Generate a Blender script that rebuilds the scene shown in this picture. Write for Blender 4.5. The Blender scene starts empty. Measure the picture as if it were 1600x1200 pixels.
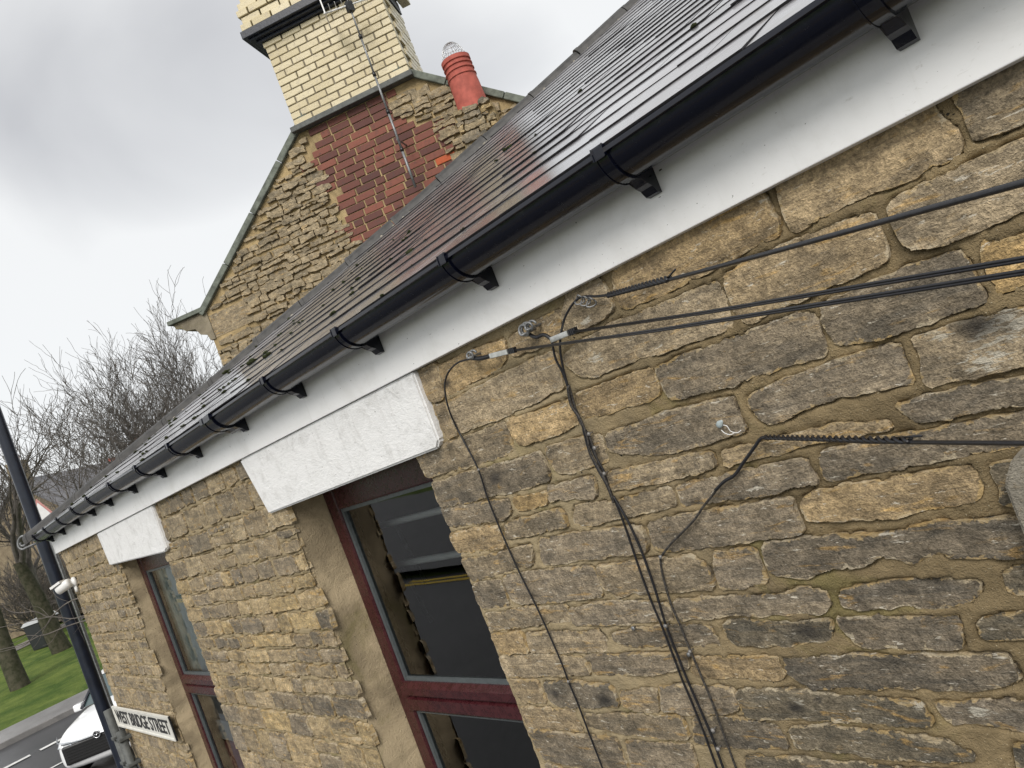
import bpy, bmesh, math, random
import numpy as np
from mathutils import Vector, Matrix
from mathutils.geometry import delaunay_2d_cdt
random.seed(7); RNG = np.random.default_rng(7)
SC = bpy.context.scene
COL = SC.collection

# ---------------------------------------------------------------- camera
F, CX, CY = 1200.0, 800.0, 600.0          # photograph is 1600 x 1200, 27 mm equivalent
CAM = np.array([0.0, -1.3, 3.6])
_d = np.array([(-225 - CX) / F, -(1026 - CY) / F, -1.0]); _d /= np.linalg.norm(_d)
_r = math.radians(21.0)
_u = np.array([-math.sin(_r), math.cos(_r), 0.0]); _u[2] = -(_u @ _d) / _d[2]
_u /= np.linalg.norm(_u)
_X = -_d; _Z = _u; _Y = np.cross(_Z, _X)
ROT = np.stack([_X, _Y, _Z])
cam = bpy.data.cameras.new("camera"); cam_o = bpy.data.objects.new("camera", cam); COL.objects.link(cam_o)
cam.sensor_width = 36; cam.lens = F / 1600 * 36; cam.clip_start = 0.02; cam.clip_end = 1500
M = Matrix(ROT.tolist()).to_4x4(); M.translation = Vector(CAM); cam_o.matrix_world = M
SC.camera = cam_o
SC.cycles.max_bounces = 6; SC.cycles.diffuse_bounces = 3; SC.cycles.glossy_bounces = 3; SC.cycles.transparent_max_bounces = 8

# ---------------------------------------------------------------- world, sun, exposure
SC.view_settings.view_transform = 'Standard'; SC.view_settings.look = 'None'
SC.view_settings.exposure = 0.88; SC.view_settings.gamma = 1.0; SC.view_settings.use_curve_mapping = False
SUN_EL, SUN_AZ = 41.0, -54.0               # azimuth measured from +X, towards -Y: high over the street
W = bpy.data.worlds.new("World"); SC.world = W; W.use_nodes = True
wt = W.node_tree; wt.nodes.clear()
def wn(t, **k):
    n = wt.nodes.new(t)
    for a, b in k.items(): setattr(n, a, b)
    return n
sky = wn('ShaderNodeTexSky', sky_type='NISHITA', sun_disc=False)
sky.sun_elevation = math.radians(SUN_EL); sky.sun_rotation = math.radians(90 - SUN_AZ)
tc = wn('ShaderNodeTexCoord'); mp = wn('ShaderNodeMapping'); mp.inputs['Scale'].default_value = (1, 1, 1.7)
mp.inputs['Location'].default_value = (10.96, 17.18, 6.16)
n1 = wn('ShaderNodeTexNoise'); n1.inputs['Scale'].default_value = 1.5; n1.inputs['Detail'].default_value = 6; n1.inputs['Roughness'].default_value = .42
n1.inputs['Distortion'].default_value = .35
cr = wn('ShaderNodeValToRGB'); cr.color_ramp.elements[0].position = .16; cr.color_ramp.elements[0].color = (.265, .267, .28, 1)
cr.color_ramp.elements[1].position = .37; cr.color_ramp.elements[1].color = (.515, .518, .515, 1)
sk = wn('ShaderNodeMixRGB', blend_type='MULTIPLY'); sk.inputs['Fac'].default_value = 1; sk.inputs['Color2'].default_value = (.1, .1, .1, 1)
mx = wn('ShaderNodeMixRGB'); mx.inputs['Fac'].default_value = .93
bg = wn('ShaderNodeBackground'); bg.inputs['Strength'].default_value = 1.0
wo = wn('ShaderNodeOutputWorld')
L = wt.links.new
L(tc.outputs['Generated'], mp.inputs['Vector']); L(mp.outputs['Vector'], n1.inputs['Vector']); L(n1.outputs['Fac'], cr.inputs['Fac'])
L(sky.outputs['Color'], sk.inputs['Color1']); L(sk.outputs['Color'], mx.inputs['Color1']); L(cr.outputs['Color'], mx.inputs['Color2'])
L(mx.outputs['Color'], bg.inputs['Color']); L(bg.outputs['Background'], wo.inputs['Surface'])
sl = bpy.data.lights.new("sun", 'SUN'); sl.energy = 1.5; sl.angle = math.radians(30); sl.color = (1, .955, .89)
so = bpy.data.objects.new("sun", sl); COL.objects.link(so)
_sd = Vector((math.cos(math.radians(SUN_EL)) * math.cos(math.radians(SUN_AZ)), math.cos(math.radians(SUN_EL)) * math.sin(math.radians(SUN_AZ)), math.sin(math.radians(SUN_EL))))
so.rotation_euler = _sd.to_track_quat('Z', 'Y').to_euler(); so.location = (0, -8, 12)

# ---------------------------------------------------------------- helpers: measuring
def ray(px, py): return ROT @ np.array([(px - CX) / F, -(py - CY) / F, -1.0])
def on_y(px, py, y=0.0):
    v = ray(px, py); return CAM + v * ((y - CAM[1]) / v[1])
def at(px, py, dist):
    v = ray(px, py); return CAM + v * (dist / np.linalg.norm(v))
def proj(P):
    c = ROT.T @ (np.asarray(P, float) - CAM); return CX + F * c[0] / -c[2], CY - F * c[1] / -c[2]
_H = RNG.random((64, 256, 256))
def vn(x, y, s=0):
    """value noise in [-1,1], vectorised"""
    x = np.asarray(x, float); y = np.asarray(y, float)
    i = np.floor(x).astype(int); j = np.floor(y).astype(int); u = x - i; v = y - j
    u = u * u * (3 - 2 * u); v = v * v * (3 - 2 * v); h = _H[s % 64]
    a = h[i & 255, j & 255]; b = h[(i + 1) & 255, j & 255]; c = h[i & 255, (j + 1) & 255]; d = h[(i + 1) & 255, (j + 1) & 255]
    return ((a * (1 - u) + b * u) * (1 - v) + (c * (1 - u) + d * u) * v) * 2 - 1
def fbm(x, y, s=0, o=4):
    t = 0; a = 1; n = 0
    for k in range(o): t = t + a * vn(x * 2 ** k, y * 2 ** k, s + k); n += a; a *= .5
    return t / n

# ---------------------------------------------------------------- helpers: objects
def link(o, parent=None):
    COL.objects.link(o)
    if parent is not None: o.parent = parent
    return o
def empty(name, loc, label, cat, group=None):
    o = bpy.data.objects.new(name, None); o.location = loc; o.empty_display_size = .1; link(o)
    return tag(o, label, cat, group)
def tag(o, label=None, cat=None, group=None, kind=None):
    if label: o['label'] = label
    if cat: o['category'] = cat
    if group: o['group'] = group
    if kind: o['kind'] = kind
    return o
def mesh_of(verts, faces, mat, smooth=False, name='m'):
    me = bpy.data.meshes.new(name)
    me.from_pydata([tuple(map(float, v)) for v in verts], [], [tuple(int(i) for i in f) for f in faces])
    if mat is not None: me.materials.append(mat)
    if smooth: me.polygons.foreach_set('use_smooth', [True] * len(me.polygons))
    if mat is not None and mat.name == 'weathered_sandstone': me.set_sharp_from_angle(angle=math.radians(32))
    me.update(); return me
def wmat(o):
    m = o.matrix_basis.copy()
    return m if o.parent is None else wmat(o.parent) @ o.matrix_parent_inverse @ m
def obj(name, me, parent=None, world=True, color=None):
    o = bpy.data.objects.new(name, me); link(o, parent)
    if parent is not None and world:                 # mesh given in world coordinates
        o.matrix_parent_inverse = wmat(parent).inverted()
    if color is not None: o.color = (*color, 1)
    return o
class MB:
    """collects shapes into one mesh"""
    def __init__(s): s.v = []; s.f = []
    def add(s, vs, fs):
        b = len(s.v); s.v += [tuple(map(float, v)) for v in vs]; s.f += [tuple(int(i) + b for i in f) for f in fs]; return s
    def box(s, a, b, M=None, bev=0.0):
        x0, y0, z0 = a; x1, y1, z1 = b
        if bev <= 0:
            vs = [(x0, y0, z0), (x1, y0, z0), (x1, y1, z0), (x0, y1, z0), (x0, y0, z1), (x1, y0, z1), (x1, y1, z1), (x0, y1, z1)]
            fs = [(0, 3, 2, 1), (4, 5, 6, 7), (0, 1, 5, 4), (1, 2, 6, 5), (2, 3, 7, 6), (3, 0, 4, 7)]
        else:
            bm = bmesh.new(); bmesh.ops.create_cube(bm, size=1)
            for v in bm.verts: v.co = Vector(((x0 + x1) / 2 + v.co.x * (x1 - x0), (y0 + y1) / 2 + v.co.y * (y1 - y0), (z0 + z1) / 2 + v.co.z * (z1 - z0)))
            bmesh.ops.bevel(bm, geom=bm.edges[:], offset=bev, segments=2, profile=.5, affect='EDGES')
            bm.verts.index_update(); vs = [v.co[:] for v in bm.verts]; fs = [[v.index for v in f.verts] for f in bm.faces]; bm.free()
        if M is not None: vs = [(M @ Vector(v))[:] for v in vs]
        return s.add(vs, fs)
    def prism(s, poly, axis, a, b, M=None):
        """poly = list of 2D points; axis 'x','y','z' is the extrusion axis"""
        n = len(poly)
        def P(p, t): return {'x': (t, p[0], p[1]), 'y': (p[0], t, p[1]), 'z': (p[0], p[1], t)}[axis]
        vs = [P(p, a) for p in poly] + [P(p, b) for p in poly]
        if M is not None: vs = [(M @ Vector(v))[:] for v in vs]
        fs = [tuple(range(n))[::-1], tuple(range(n, 2 * n))] + [(i, (i + 1) % n, n + (i + 1) % n, n + i) for i in range(n)]
        return s.add(vs, fs)
    def tube(s, pts, r, n=8, cap=True):
        pts = [Vector(p) for p in pts]; m = len(pts)
        rs = r if hasattr(r, '__len__') else [r] * m
        t0 = (pts[1] - pts[0]).normalized(); ref = Vector((0, 0, 1)) if abs(t0.z) < .9 else Vector((1, 0, 0))
        nx = t0.cross(ref).normalized(); vs = []; b = len(s.v)
        for i, p in enumerate(pts):
            t = (pts[min(i + 1, m - 1)] - pts[max(i - 1, 0)])
            t = t.normalized() if t.length > 1e-9 else t0
            nx = (nx - t * nx.dot(t)); nx = nx.normalized() if nx.length > 1e-6 else t.orthogonal().normalized()
            ny = t.cross(nx)
            for k in range(n):
                a = 2 * math.pi * k / n; vs.append((p + (nx * math.cos(a) + ny * math.sin(a)) * rs[i])[:])
        fs = [(i * n + k, i * n + (k + 1) % n, (i + 1) * n + (k + 1) % n, (i + 1) * n + k) for i in range(m - 1) for k in range(n)]
        if cap: fs += [tuple(range(n))[::-1], tuple((m - 1) * n + k for k in range(n))]
        return s.add(vs, fs)
    def lathe(s, prof, n=24, M=None):
        """prof = [(r, z)]; around local Z"""
        vs = []; m = len(prof)
        for r, z in prof:
            for k in range(n): a = 2 * math.pi * k / n; vs.append((r * math.cos(a), r * math.sin(a), z))
        if M is not None: vs = [(M @ Vector(v))[:] for v in vs]
        fs = [(i * n + k, i * n + (k + 1) % n, (i + 1) * n + (k + 1) % n, (i + 1) * n + k) for i in range(m - 1) for k in range(n)]
        fs += [tuple(range(n))[::-1], tuple((m - 1) * n + k for k in range(n))]
        return s.add(vs, fs)
    def build(s, name, mat, parent=None, smooth=False, world=True, color=None):
        return obj(name, mesh_of(s.v, s.f, mat, smooth, name), parent, world, color)
def spline(pts, per=10):
    P = [np.asarray(p, float) for p in pts]; P = [2 * P[0] - P[1]] + P + [2 * P[-1] - P[-2]]; out = []
    for i in range(1, len(P) - 2):
        for k in range(per):
            t = k / per; a, b, c, d = P[i - 1], P[i], P[i + 1], P[i + 2]
            out.append(.5 * ((2 * b) + (c - a) * t + (2 * a - 5 * b + 4 * c - d) * t * t + (3 * b - a - 3 * c + d) * t ** 3))
    out.append(P[-2]); return out
def frame_m(o, x, y, z): 
    m = Matrix((Vector(x), Vector(y), Vector(z))).transposed().to_4x4(); m.translation = Vector(o); return m

# ---------------------------------------------------------------- materials
class Mat:
    def __init__(s, name, rough=.8, spec=.5, metal=0.0, color=(.5, .5, .5)):
        s.m = bpy.data.materials.new(name); s.m.use_nodes = True; s.t = s.m.node_tree
        s.b = s.t.nodes['Principled BSDF']; s.set('Roughness', rough); s.set('Metallic', metal); s.set('Specular IOR Level', spec)
        s.set('Base Color', (*color, 1)); s._co = None
    def set(s, k, v): s.b.inputs[k].default_value = v
    def n(s, t, **k):
        n = s.t.nodes.new(t)
        for a, b in k.items(): setattr(n, a, b)
        return n
    def l(s, a, b): s.t.links.new(a, b)
    def coord(s, scale=(1, 1, 1), which='Object', off=None):
        tc = s.n('ShaderNodeTexCoord'); mp = s.n('ShaderNodeMapping'); mp.inputs['Scale'].default_value = scale
        s.l(tc.outputs[which], mp.inputs['Vector'])
        if off is not None: s.l(off, mp.inputs['Location'])
        return mp.outputs['Vector']
    def rand_off(s, k=37.0):
        oi = s.n('ShaderNodeObjectInfo'); m = s.n('ShaderNodeMath', operation='MULTIPLY'); m.inputs[1].default_value = k
        s.l(oi.outputs['Random'], m.inputs[0]); c = s.n('ShaderNodeCombineXYZ')
        for i in range(3): s.l(m.outputs[0], c.inputs[i])
        return c.outputs[0]
    def noise(s, vec, scale, detail=4, rough=.55, dist=0.0):
        n = s.n('ShaderNodeTexNoise'); n.inputs['Scale'].default_value = scale; n.inputs['Detail'].default_value = detail
        n.inputs['Roughness'].default_value = rough; n.inputs['Distortion'].default_value = dist
        s.l(vec, n.inputs['Vector']); return n.outputs['Fac']
    def ramp(s, fac, lo, hi, a=0.0, b=1.0):
        r = s.n('ShaderNodeMapRange'); r.inputs['From Min'].default_value = lo; r.inputs['From Max'].default_value = hi
        r.inputs['To Min'].default_value = a; r.inputs['To Max'].default_value = b; r.interpolation_type = 'SMOOTHSTEP'
        s.l(fac, r.inputs['Value']); return r.outputs['Result']
    def mix(s, fac, a, b, mode='MIX'):
        m = s.n('ShaderNodeMixRGB', blend_type=mode)
        for inp, v in (('Fac', fac), ('Color1', a), ('Color2', b)):
            if isinstance(v, (int, float)): m.inputs[inp].default_value = v
            elif isinstance(v, tuple): m.inputs[inp].default_value = (*v, 1)
            else: s.l(v, m.inputs[inp])
        return m.outputs['Color']
    def math(s, op, a, b):
        m = s.n('ShaderNodeMath', operation=op)
        for i, v in enumerate((a, b)):
            if isinstance(v, (int, float)): m.inputs[i].default_value = v
            else: s.l(v, m.inputs[i])
        return m.outputs[0]
    def base(s, c): s.l(c, s.b.inputs['Base Color']); return s
    def rough(s, c): s.l(c, s.b.inputs['Roughness']); return s
    def bump(s, h, strength=.4, dist=.01):
        b = s.n('ShaderNodeBump'); b.inputs['Strength'].default_value = strength; b.inputs['Distance'].default_value = dist
        s.l(h, b.inputs['Height']); s.l(b.outputs['Normal'], s.b.inputs['Normal']); return s
    def ocol(s): return s.n('ShaderNodeObjectInfo').outputs['Color']
    def isl(s): return s.n('ShaderNodeNewGeometry').outputs['Random Per Island']

def simple(name, color, rough=.6, metal=0.0, spec=.5, var=.25, scale=30, bump=.15, bd=.004):
    m = Mat(name, rough, spec, metal, color); v = m.coord()
    f = m.noise(v, scale, 5, .6); m.base(m.mix(m.ramp(f, .3, .7), tuple(c * (1 - var) for c in color), tuple(min(1, c * (1 + var * .6)) for c in color)))
    if bump: m.bump(f, bump, bd)
    return m.m

def stone_material():
    m = Mat('weathered_sandstone', .78, .35); off = m.rand_off(23); v = m.coord(off=off); vs = m.coord((1, 1, 4.5), off=off); vl = m.coord((2.2, 2.2, 60), off=off)
    c = m.ocol(); isl = m.isl(); big = m.noise(vs, 6, 6, .65, .7); mid = m.noise(v, 24, 6, .68, .5); fine = m.noise(v, 260, 3, .7); pit = m.noise(v, 95, 4, .7, .3); lam = m.noise(vl, 3.0, 5, .6, .9)
    def grey(f): 
        k = m.n('ShaderNodeCombineXYZ')
        for q in range(3): m.l(f, k.inputs[q])
        return k.outputs[0]
    c = m.mix(1.0, c, grey(m.math('ADD', m.math('MULTIPLY', isl, .5), .74)), 'MULTIPLY')
    soot = m.mix(.52, c, (.125, .112, .088)); col = m.mix(m.ramp(big, .40, .64), m.mix(.22, c, (.52, .42, .28)), soot)
    och = m.mix(.65, c, (.52, .32, .10)); col = m.mix(m.math('MULTIPLY', m.ramp(m.noise(vs, 11, 5, .6, .8), .57, .70), .8), col, och)
    col = m.mix(1.0, col, grey(m.ramp(mid, .28, .74, .66, 1.36)), 'MULTIPLY')
    col = m.mix(1.0, col, grey(m.ramp(pit, .30, .70, .74, 1.22)), 'MULTIPLY')
    col = m.mix(1.0, col, grey(m.ramp(fine, .3, .7, .70, 1.28)), 'MULTIPLY')
    col = m.mix(m.math('MULTIPLY', m.ramp(lam, .56, .66), .30), col, (.055, .047, .035))
    rim = m.n('ShaderNodeAttribute', attribute_name='rim').outputs['Fac']; rn = m.noise(v, 38, 4, .65, .6)         # freshly spalled arrises
    sp = m.ramp(m.math('ADD', m.math('MULTIPLY', rim, .30), m.math('MULTIPLY', rn, .8)), .60, .66); col = m.mix(m.math('MULTIPLY', sp, .65), col, m.mix(m.ramp(big, .4, .6), (.58, .50, .36), (.50, .35, .15)))
    lime = m.ramp(m.noise(vs, 26, 5, .72, .5), .615, .665); col = m.mix(m.math('MULTIPLY', lime, .8), col, (.66, .61, .51))
    dk = m.ramp(m.noise(v, 13, 5, .6, .6), .66, .76); col = m.mix(m.math('MULTIPLY', dk, .6), col, (.045, .042, .038))
    pt = m.ramp(m.math('ADD', m.math('MULTIPLY', m.n('ShaderNodeAttribute', attribute_name='paint').outputs['Fac'], .26), m.math('MULTIPLY', m.noise(vs, 24, 6, .7, 1.0), 1.0)), .685, .73); col = m.mix(m.math('MULTIPLY', pt, .75), col, (.54, .505, .42))
    col = m.mix(m.math('MULTIPLY', m.n('ShaderNodeAttribute', attribute_name='soot').outputs['Fac'], .88), col, (.022, .021, .021))
    m.base(col)
    h = m.math('ADD', m.math('MULTIPLY', mid, 1.1), m.math('MULTIPLY', lam, -.22)); h = m.math('ADD', h, m.math('MULTIPLY', fine, .35)); h = m.math('ADD', h, m.math('MULTIPLY', pit, .7))
    return m.bump(h, 1.0, .010).m
def mortar_material(name='lime_mortar', col=(.235, .178, .098)):
    m = Mat(name, .9, .25); v = m.coord(); a = m.noise(v, 5, 5, .6, .5); f = m.noise(v, 120, 4, .75); g = m.noise(v, 320, 2, .6)
    c = m.mix(m.ramp(a, .35, .65), tuple(x * .70 for x in col), tuple(min(1, x * 1.22) for x in col))
    c = m.mix(m.math('MULTIPLY', m.ramp(f, .55, .72), .35), c, (.18, .125, .055))
    c = m.mix(m.math('MULTIPLY', m.ramp(g, .68, .74), .8), c, (.66, .58, .42))
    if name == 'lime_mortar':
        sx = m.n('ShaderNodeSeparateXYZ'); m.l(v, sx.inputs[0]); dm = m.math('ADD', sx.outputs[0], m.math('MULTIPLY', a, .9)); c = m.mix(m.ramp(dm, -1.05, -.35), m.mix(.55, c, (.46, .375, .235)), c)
    al = m.ramp(m.noise(v, 3.1, 5, .65, .6), .56, .68); c = m.mix(m.math('MULTIPLY', al, .45), c, (.17, .155, .045))
    b = m.noise(v, 75, 2, .5); c = m.mix(m.ramp(b, .735, .755), c, (.03, .026, .02)); m.base(c)
    return m.bump(m.math('ADD', m.math('MULTIPLY', a, 2.0), m.math('ADD', f, m.math('MULTIPLY', g, .6))), 1.0, .006).m
def brick_material(name, lo, hi, dirt, rough=.75):
    m = Mat(name, rough, .4); off = m.rand_off(); v = m.coord(off=off); oi = m.n('ShaderNodeObjectInfo').outputs['Random']
    c = m.mix(oi, lo, hi); f = m.noise(v, 22, 5, .65, .5); g = m.noise(v, 90, 3, .6)
    c = m.mix(m.math('MULTIPLY', m.ramp(f, .5, .72), .6), c, dirt); m.base(c)
    return m.bump(g, .4, .004).m
def slate_material():
    m = Mat('wet_slate', .3, 1.0); m.set('Coat Weight', 1.0); m.set('Coat Roughness', .16); m.set('Coat IOR', 1.7); off = m.rand_off(11); v = m.coord(off=off); vw = m.coord((1, 1, 1)); oi = m.n('ShaderNodeObjectInfo').outputs['Random']
    c = m.mix(oi, (.17, .165, .178), (.26, .248, .265)); f = m.noise(v, 14, 6, .65, .6); g = m.noise(v, 80, 4, .65)
    c = m.mix(m.math('MULTIPLY', m.ramp(f, .52, .72), .6), c, (.20, .18, .15))
    li = m.ramp(m.noise(v, 45, 4, .6), .66, .72); c = m.mix(m.math('MULTIPLY', li, .6), c, (.36, .34, .27)); m.base(c)
    wl = m.noise(m.coord((.9, .35, .35)), 1.3, 3, .5, .3); dull = m.ramp(wl, .46, .60)
    m.l(m.ramp(wl, .46, .62, 1.0, .6), m.b.inputs['Coat Weight']); m.rough(m.math('ADD', m.ramp(f, .3, .75, .12, .30), m.math('MULTIPLY', dull, .12))); return m.bump(m.math('ADD', f, m.math('MULTIPLY', g, .5)), .10, .003).m
def paint_material(name, col, dirt=(.30, .29, .26), amt=.5, speck=True, rough=.45, bump=.25, bs=9):
    m = Mat(name, rough, .5); v = m.coord(); vs = m.coord((1, 1, 2.2)); a = m.noise(v, bs, 6, .65, .6); f = m.noise(vs, 60, 5, .7, .8)
    c = m.mix(m.math('MULTIPLY', m.ramp(a, .45, .75), amt * .35), col, dirt)
    c = m.mix(m.math('MULTIPLY', m.ramp(f, .60, .74), amt * .5), c, dirt)
    if speck: c = m.mix(m.ramp(m.noise(vs, 70, 3, .6, .3), .715, .735), c, (.06, .055, .045))
    dr = m.noise(m.coord((14, 14, .8)), 2.2, 4, .6); c = m.mix(m.math('MULTIPLY', m.ramp(dr, .56, .74), amt * .14), c, dirt)
    m.base(c); return m.bump(m.math('ADD', a, m.math('MULTIPLY', f, .4)), bump, .006).m
def plastic_black():
    m = Mat('black_gutter_plastic', .2, .5, 0, (.006, .007, .012)); v = m.coord(); f = m.noise(v, 55, 5, .7, .5); g = m.noise(v, 240, 3, .6)
    m.base(m.mix(m.math('MULTIPLY', m.ramp(f, .62, .8), .4), (.002, .003, .009), (.03, .028, .026)))
    m.rough(m.ramp(f, .35, .75, .10, .30)); return m.bump(g, .05, .002).m
def frame_paint():
    m = Mat('burgundy_window_frame', .3, .4); v = m.coord(); f = m.noise(v, 40, 5, .7); g = m.noise(v, 230, 3, .7)
    c = m.mix(m.ramp(f, .3, .7), (.030, .006, .008), (.055, .011, .014)); c = m.mix(m.math('MULTIPLY', m.ramp(g, .67, .76), .35), c, (.25, .17, .16)); m.base(c)
    m.rough(m.ramp(f, .3, .7, .18, .40)); return m.bump(g, .12, .002).m
def glass_material(name='window_glass', tint=(.86, .9, .9)):
    m = Mat(name, .01, .5, 0, tint); m.set('Transmission Weight', 0.0)
    tr = m.n('ShaderNodeBsdfTransparent'); tr.inputs['Color'].default_value = (*tint, 1); gl = m.n('ShaderNodeBsdfGlossy'); gl.inputs['Roughness'].default_value = .012
    fr = m.n('ShaderNodeFresnel'); fr.inputs['IOR'].default_value = 2.0; v = m.coord((1, 1, 1)); n = m.noise(v, 3.2, 2, .5)
    b = m.n('ShaderNodeBump'); b.inputs['Strength'].default_value = .012; b.inputs['Distance'].default_value = .02; m.l(n, b.inputs['Height'])
    m.l(b.outputs['Normal'], gl.inputs['Normal']); mx = m.n('ShaderNodeMixShader'); m.l(fr.outputs[0], mx.inputs[0]); m.l(tr.outputs[0], mx.inputs[1]); m.l(gl.outputs[0], mx.inputs[2])
    m.l(mx.outputs[0], m.t.nodes['Material Output'].inputs['Surface']); return m.m
def leafless(name, a, b):
    m = Mat(name, .9, .2); v = m.coord(); f = m.noise(v, 6, 5, .6); g = m.noise(v, 40, 4, .7)
    m.base(m.mix(m.ramp(f, .3, .7), a, b)); return m.bump(g, .5, .02).m
def ground_material(name, a, b, scale, rough=.9, bump=.5, fine=60, spec=.3, bd=.02):
    m = Mat(name, rough, spec); v = m.coord(); f = m.noise(v, scale, 6, .6, .4); g = m.noise(v, fine, 4, .7)
    c = m.mix(m.ramp(f, .3, .7), a, b); c = m.mix(m.math('MULTIPLY', m.ramp(g, .45, .7), .4), c, tuple(x * .6 for x in a)); m.base(c)
    return m.bump(g, bump, bd).m

MT = dict(
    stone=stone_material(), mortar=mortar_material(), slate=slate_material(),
    render=mortar_material('tan_cement_render', (.44, .355, .23)),
    fascia=paint_material('white_upvc_fascia', (.86, .86, .86), (.40, .385, .34), .75, True, .35, .04, 4),
    lintel=paint_material('white_painted_stone', (.80, .80, .80), (.40, .39, .37), 1.3, True, .6, 1.0, 14),
    gutter=plastic_black(), frame=frame_paint(), glass=glass_material(), 
    bead=simple('grey_glazing_gasket', (.10, .115, .12), .4, .2, .5, .15, 60, .05),
    slate_edge=simple('broken_slate_edge', (.022, .021, .023), .6, 0, .3, .3, 40, .2), tile=simple('grey_clay_hip_tile', (.04, .038, .036), .55, 0, .5, .45, 18, .5, .006),
    moss=simple('dark_moss', (.035, .042, .016), .95, 0, .2, .5, 120, .8, .01),
    bedding=mortar_material('pale_bedding_mortar', (.40, .36, .29)),
    cream=brick_material('cream_glazed_brick', (.50, .42, .25), (.62, .54, .36), (.33, .28, .21), .3),
    red=brick_material('old_red_brick', (.10, .045, .040), (.24, .088, .062), (.085, .055, .05), .85),
    redhot=brick_material('bright_red_brick', (.42, .09, .035), (.48, .12, .05), (.2, .06, .04), .85),
    navy=simple('dark_engineering_brick', (.018, .022, .034), .4, 0, .5, .4, 30, .3),
    lead=simple('grey_lead_flashing', (.10, .105, .10), .6, .1, .4, .3, 20, .3),
    coping=simple('algae_stained_coping', (.15, .165, .14), .85, 0, .3, .4, 12, .5, .01),
    terracotta=simple('terracotta_pot', (.40, .10, .075), .75, 0, .35, .22, 14, .2),
    wire=simple('galvanised_wire', (.55, .56, .57), .35, .8, .5, .2, 60, .1),
    steel=simple('dull_grey_steel', (.24, .245, .25), .5, .6, .5, .3, 40, .15),
    alu=simple('bright_aluminium_clamp', (.62, .62, .60), .3, .85, .5, .2, 70, .1),
    cable=simple('black_cable_sheath', (.012, .012, .015), .35, 0, .5, .4, 150, .2, .002),
    cabledirty=simple('lime_splashed_cable', (.05, .045, .04), .6, 0, .4, .8, 220, .4, .002),
    clip=simple('pale_cable_clip', (.22, .21, .20), .45, .3, .5, .3, 90, .2),
    plug=simple('pale_blue_plastic', (.36, .42, .43), .35, 0, .5, .15, 80, .05),
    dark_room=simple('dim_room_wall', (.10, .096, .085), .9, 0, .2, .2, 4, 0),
    curtain=simple('pale_reflection_tone', (.74, .80, .77), .9, 0, .2, .12, 8, .1),
    blind=simple('grey_blind_fabric', (.22, .235, .25), .9, 0, .2, .12, 40, .1),
    white=simple('white_plastic', (.78, .78, .77), .4, 0, .5, .06, 20, .03),
    pinkred=simple('red_reflection_tone', (.42, .12, .13), .9, 0, .2, .2, 30, .2),
    signwhite=paint_material('sign_white_enamel', (.72, .71, .66), (.28, .26, .20), .8, True, .35, .1, 10),
    black=simple('black_enamel', (.012, .012, .013), .35, 0, .5, .3, 40, .05),
    post=simple('dark_blue_post_paint', (.010, .014, .026), .28, 0, .5, .3, 14, .08),
    signred=simple('sign_red', (.55, .26, .24), .4, 0, .5, .1, 20, .03),
    oldpaint=paint_material('old_flaked_paint', (.40, .385, .33), (.20, .17, .12), 1.6, True, .8, .6, 20), jamb=mortar_material('pale_grey_stone_jamb', (.33, .30, .245)),
    bark=leafless('bare_bark', (.030, .026, .020), (.075, .066, .052)), twig=leafless('bare_twigs', (.09, .08, .072), (.155, .14, .125)),
    bark_green=leafless('mossy_bark', (.035, .038, .020), (.085, .078, .055)),
    grass=ground_material('winter_grass', (.045, .085, .012), (.13, .17, .035), .9, .95, 1.0, 7, .2, .06),
    asphalt=ground_material('wet_asphalt', (.03, .031, .034), (.05, .05, .054), .6, .36, .25, 90, .5, .008),
    paving=ground_material('wet_paving', (.17, .165, .165), (.24, .235, .235), 1.5, .35, .3, 40, .5, .01),
    kerb=ground_material('kerb_stone', (.16, .155, .15), (.23, .22, .21), 2, .6, .3, 40),
    roadpaint=simple('white_road_paint', (.62, .62, .60), .6, 0, .4, .25, 8, .1), yellow=simple('yellow_road_paint', (.60, .42, .04), .6, 0, .4, .2, 8, .1),
    carwhite=simple('white_car_paint', (.80, .81, .82), .12, 0, .5, .02, 5, 0), carsilver=simple('silver_car_paint', (.42, .43, .44), .2, .5, .5, .05, 5, 0), cardark=simple('dark_car_paint', (.03, .032, .04), .15, 0, .5, .1, 5, 0),
    carglass=simple('car_glass', (.07, .10, .105), .06, 0, .7, .05, 5, 0), rubber=simple('tyre_rubber', (.015, .015, .015), .8, 0, .3, .3, 40, .2), chrome=simple('chrome_trim', (.72, .73, .75), .12, 1.0, .5, .05, 20, 0),
    lamp=simple('headlamp_glass', (.55, .58, .62), .08, .3, .7, .1, 40, 0), wheelalloy=simple('alloy_wheel', (.40, .40, .41), .3, .8, .5, .1, 30, 0),
    binblack=simple('black_bin_plastic', (.02, .022, .025), .4, 0, .5, .2, 20, .05), binlid=simple('grey_bin_lid', (.40, .41, .42), .4, 0, .5, .1, 20, .05),
    farwall=ground_material('far_stone_house_wall', (.16, .125, .085), (.26, .21, .14), 2.5, .9, .4, 12), farroof=ground_material('far_slate_roof', (.10, .10, .11), (.17, .165, .175), 3, .55, .4, 14, .5), farglass=simple('far_window_glass', (.05, .055, .06), .15, 0, .5, .2, 4, 0),
    farwhite=simple('far_white_paint', (.66, .66, .65), .6, 0, .4, .08, 8, .05),
)

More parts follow.
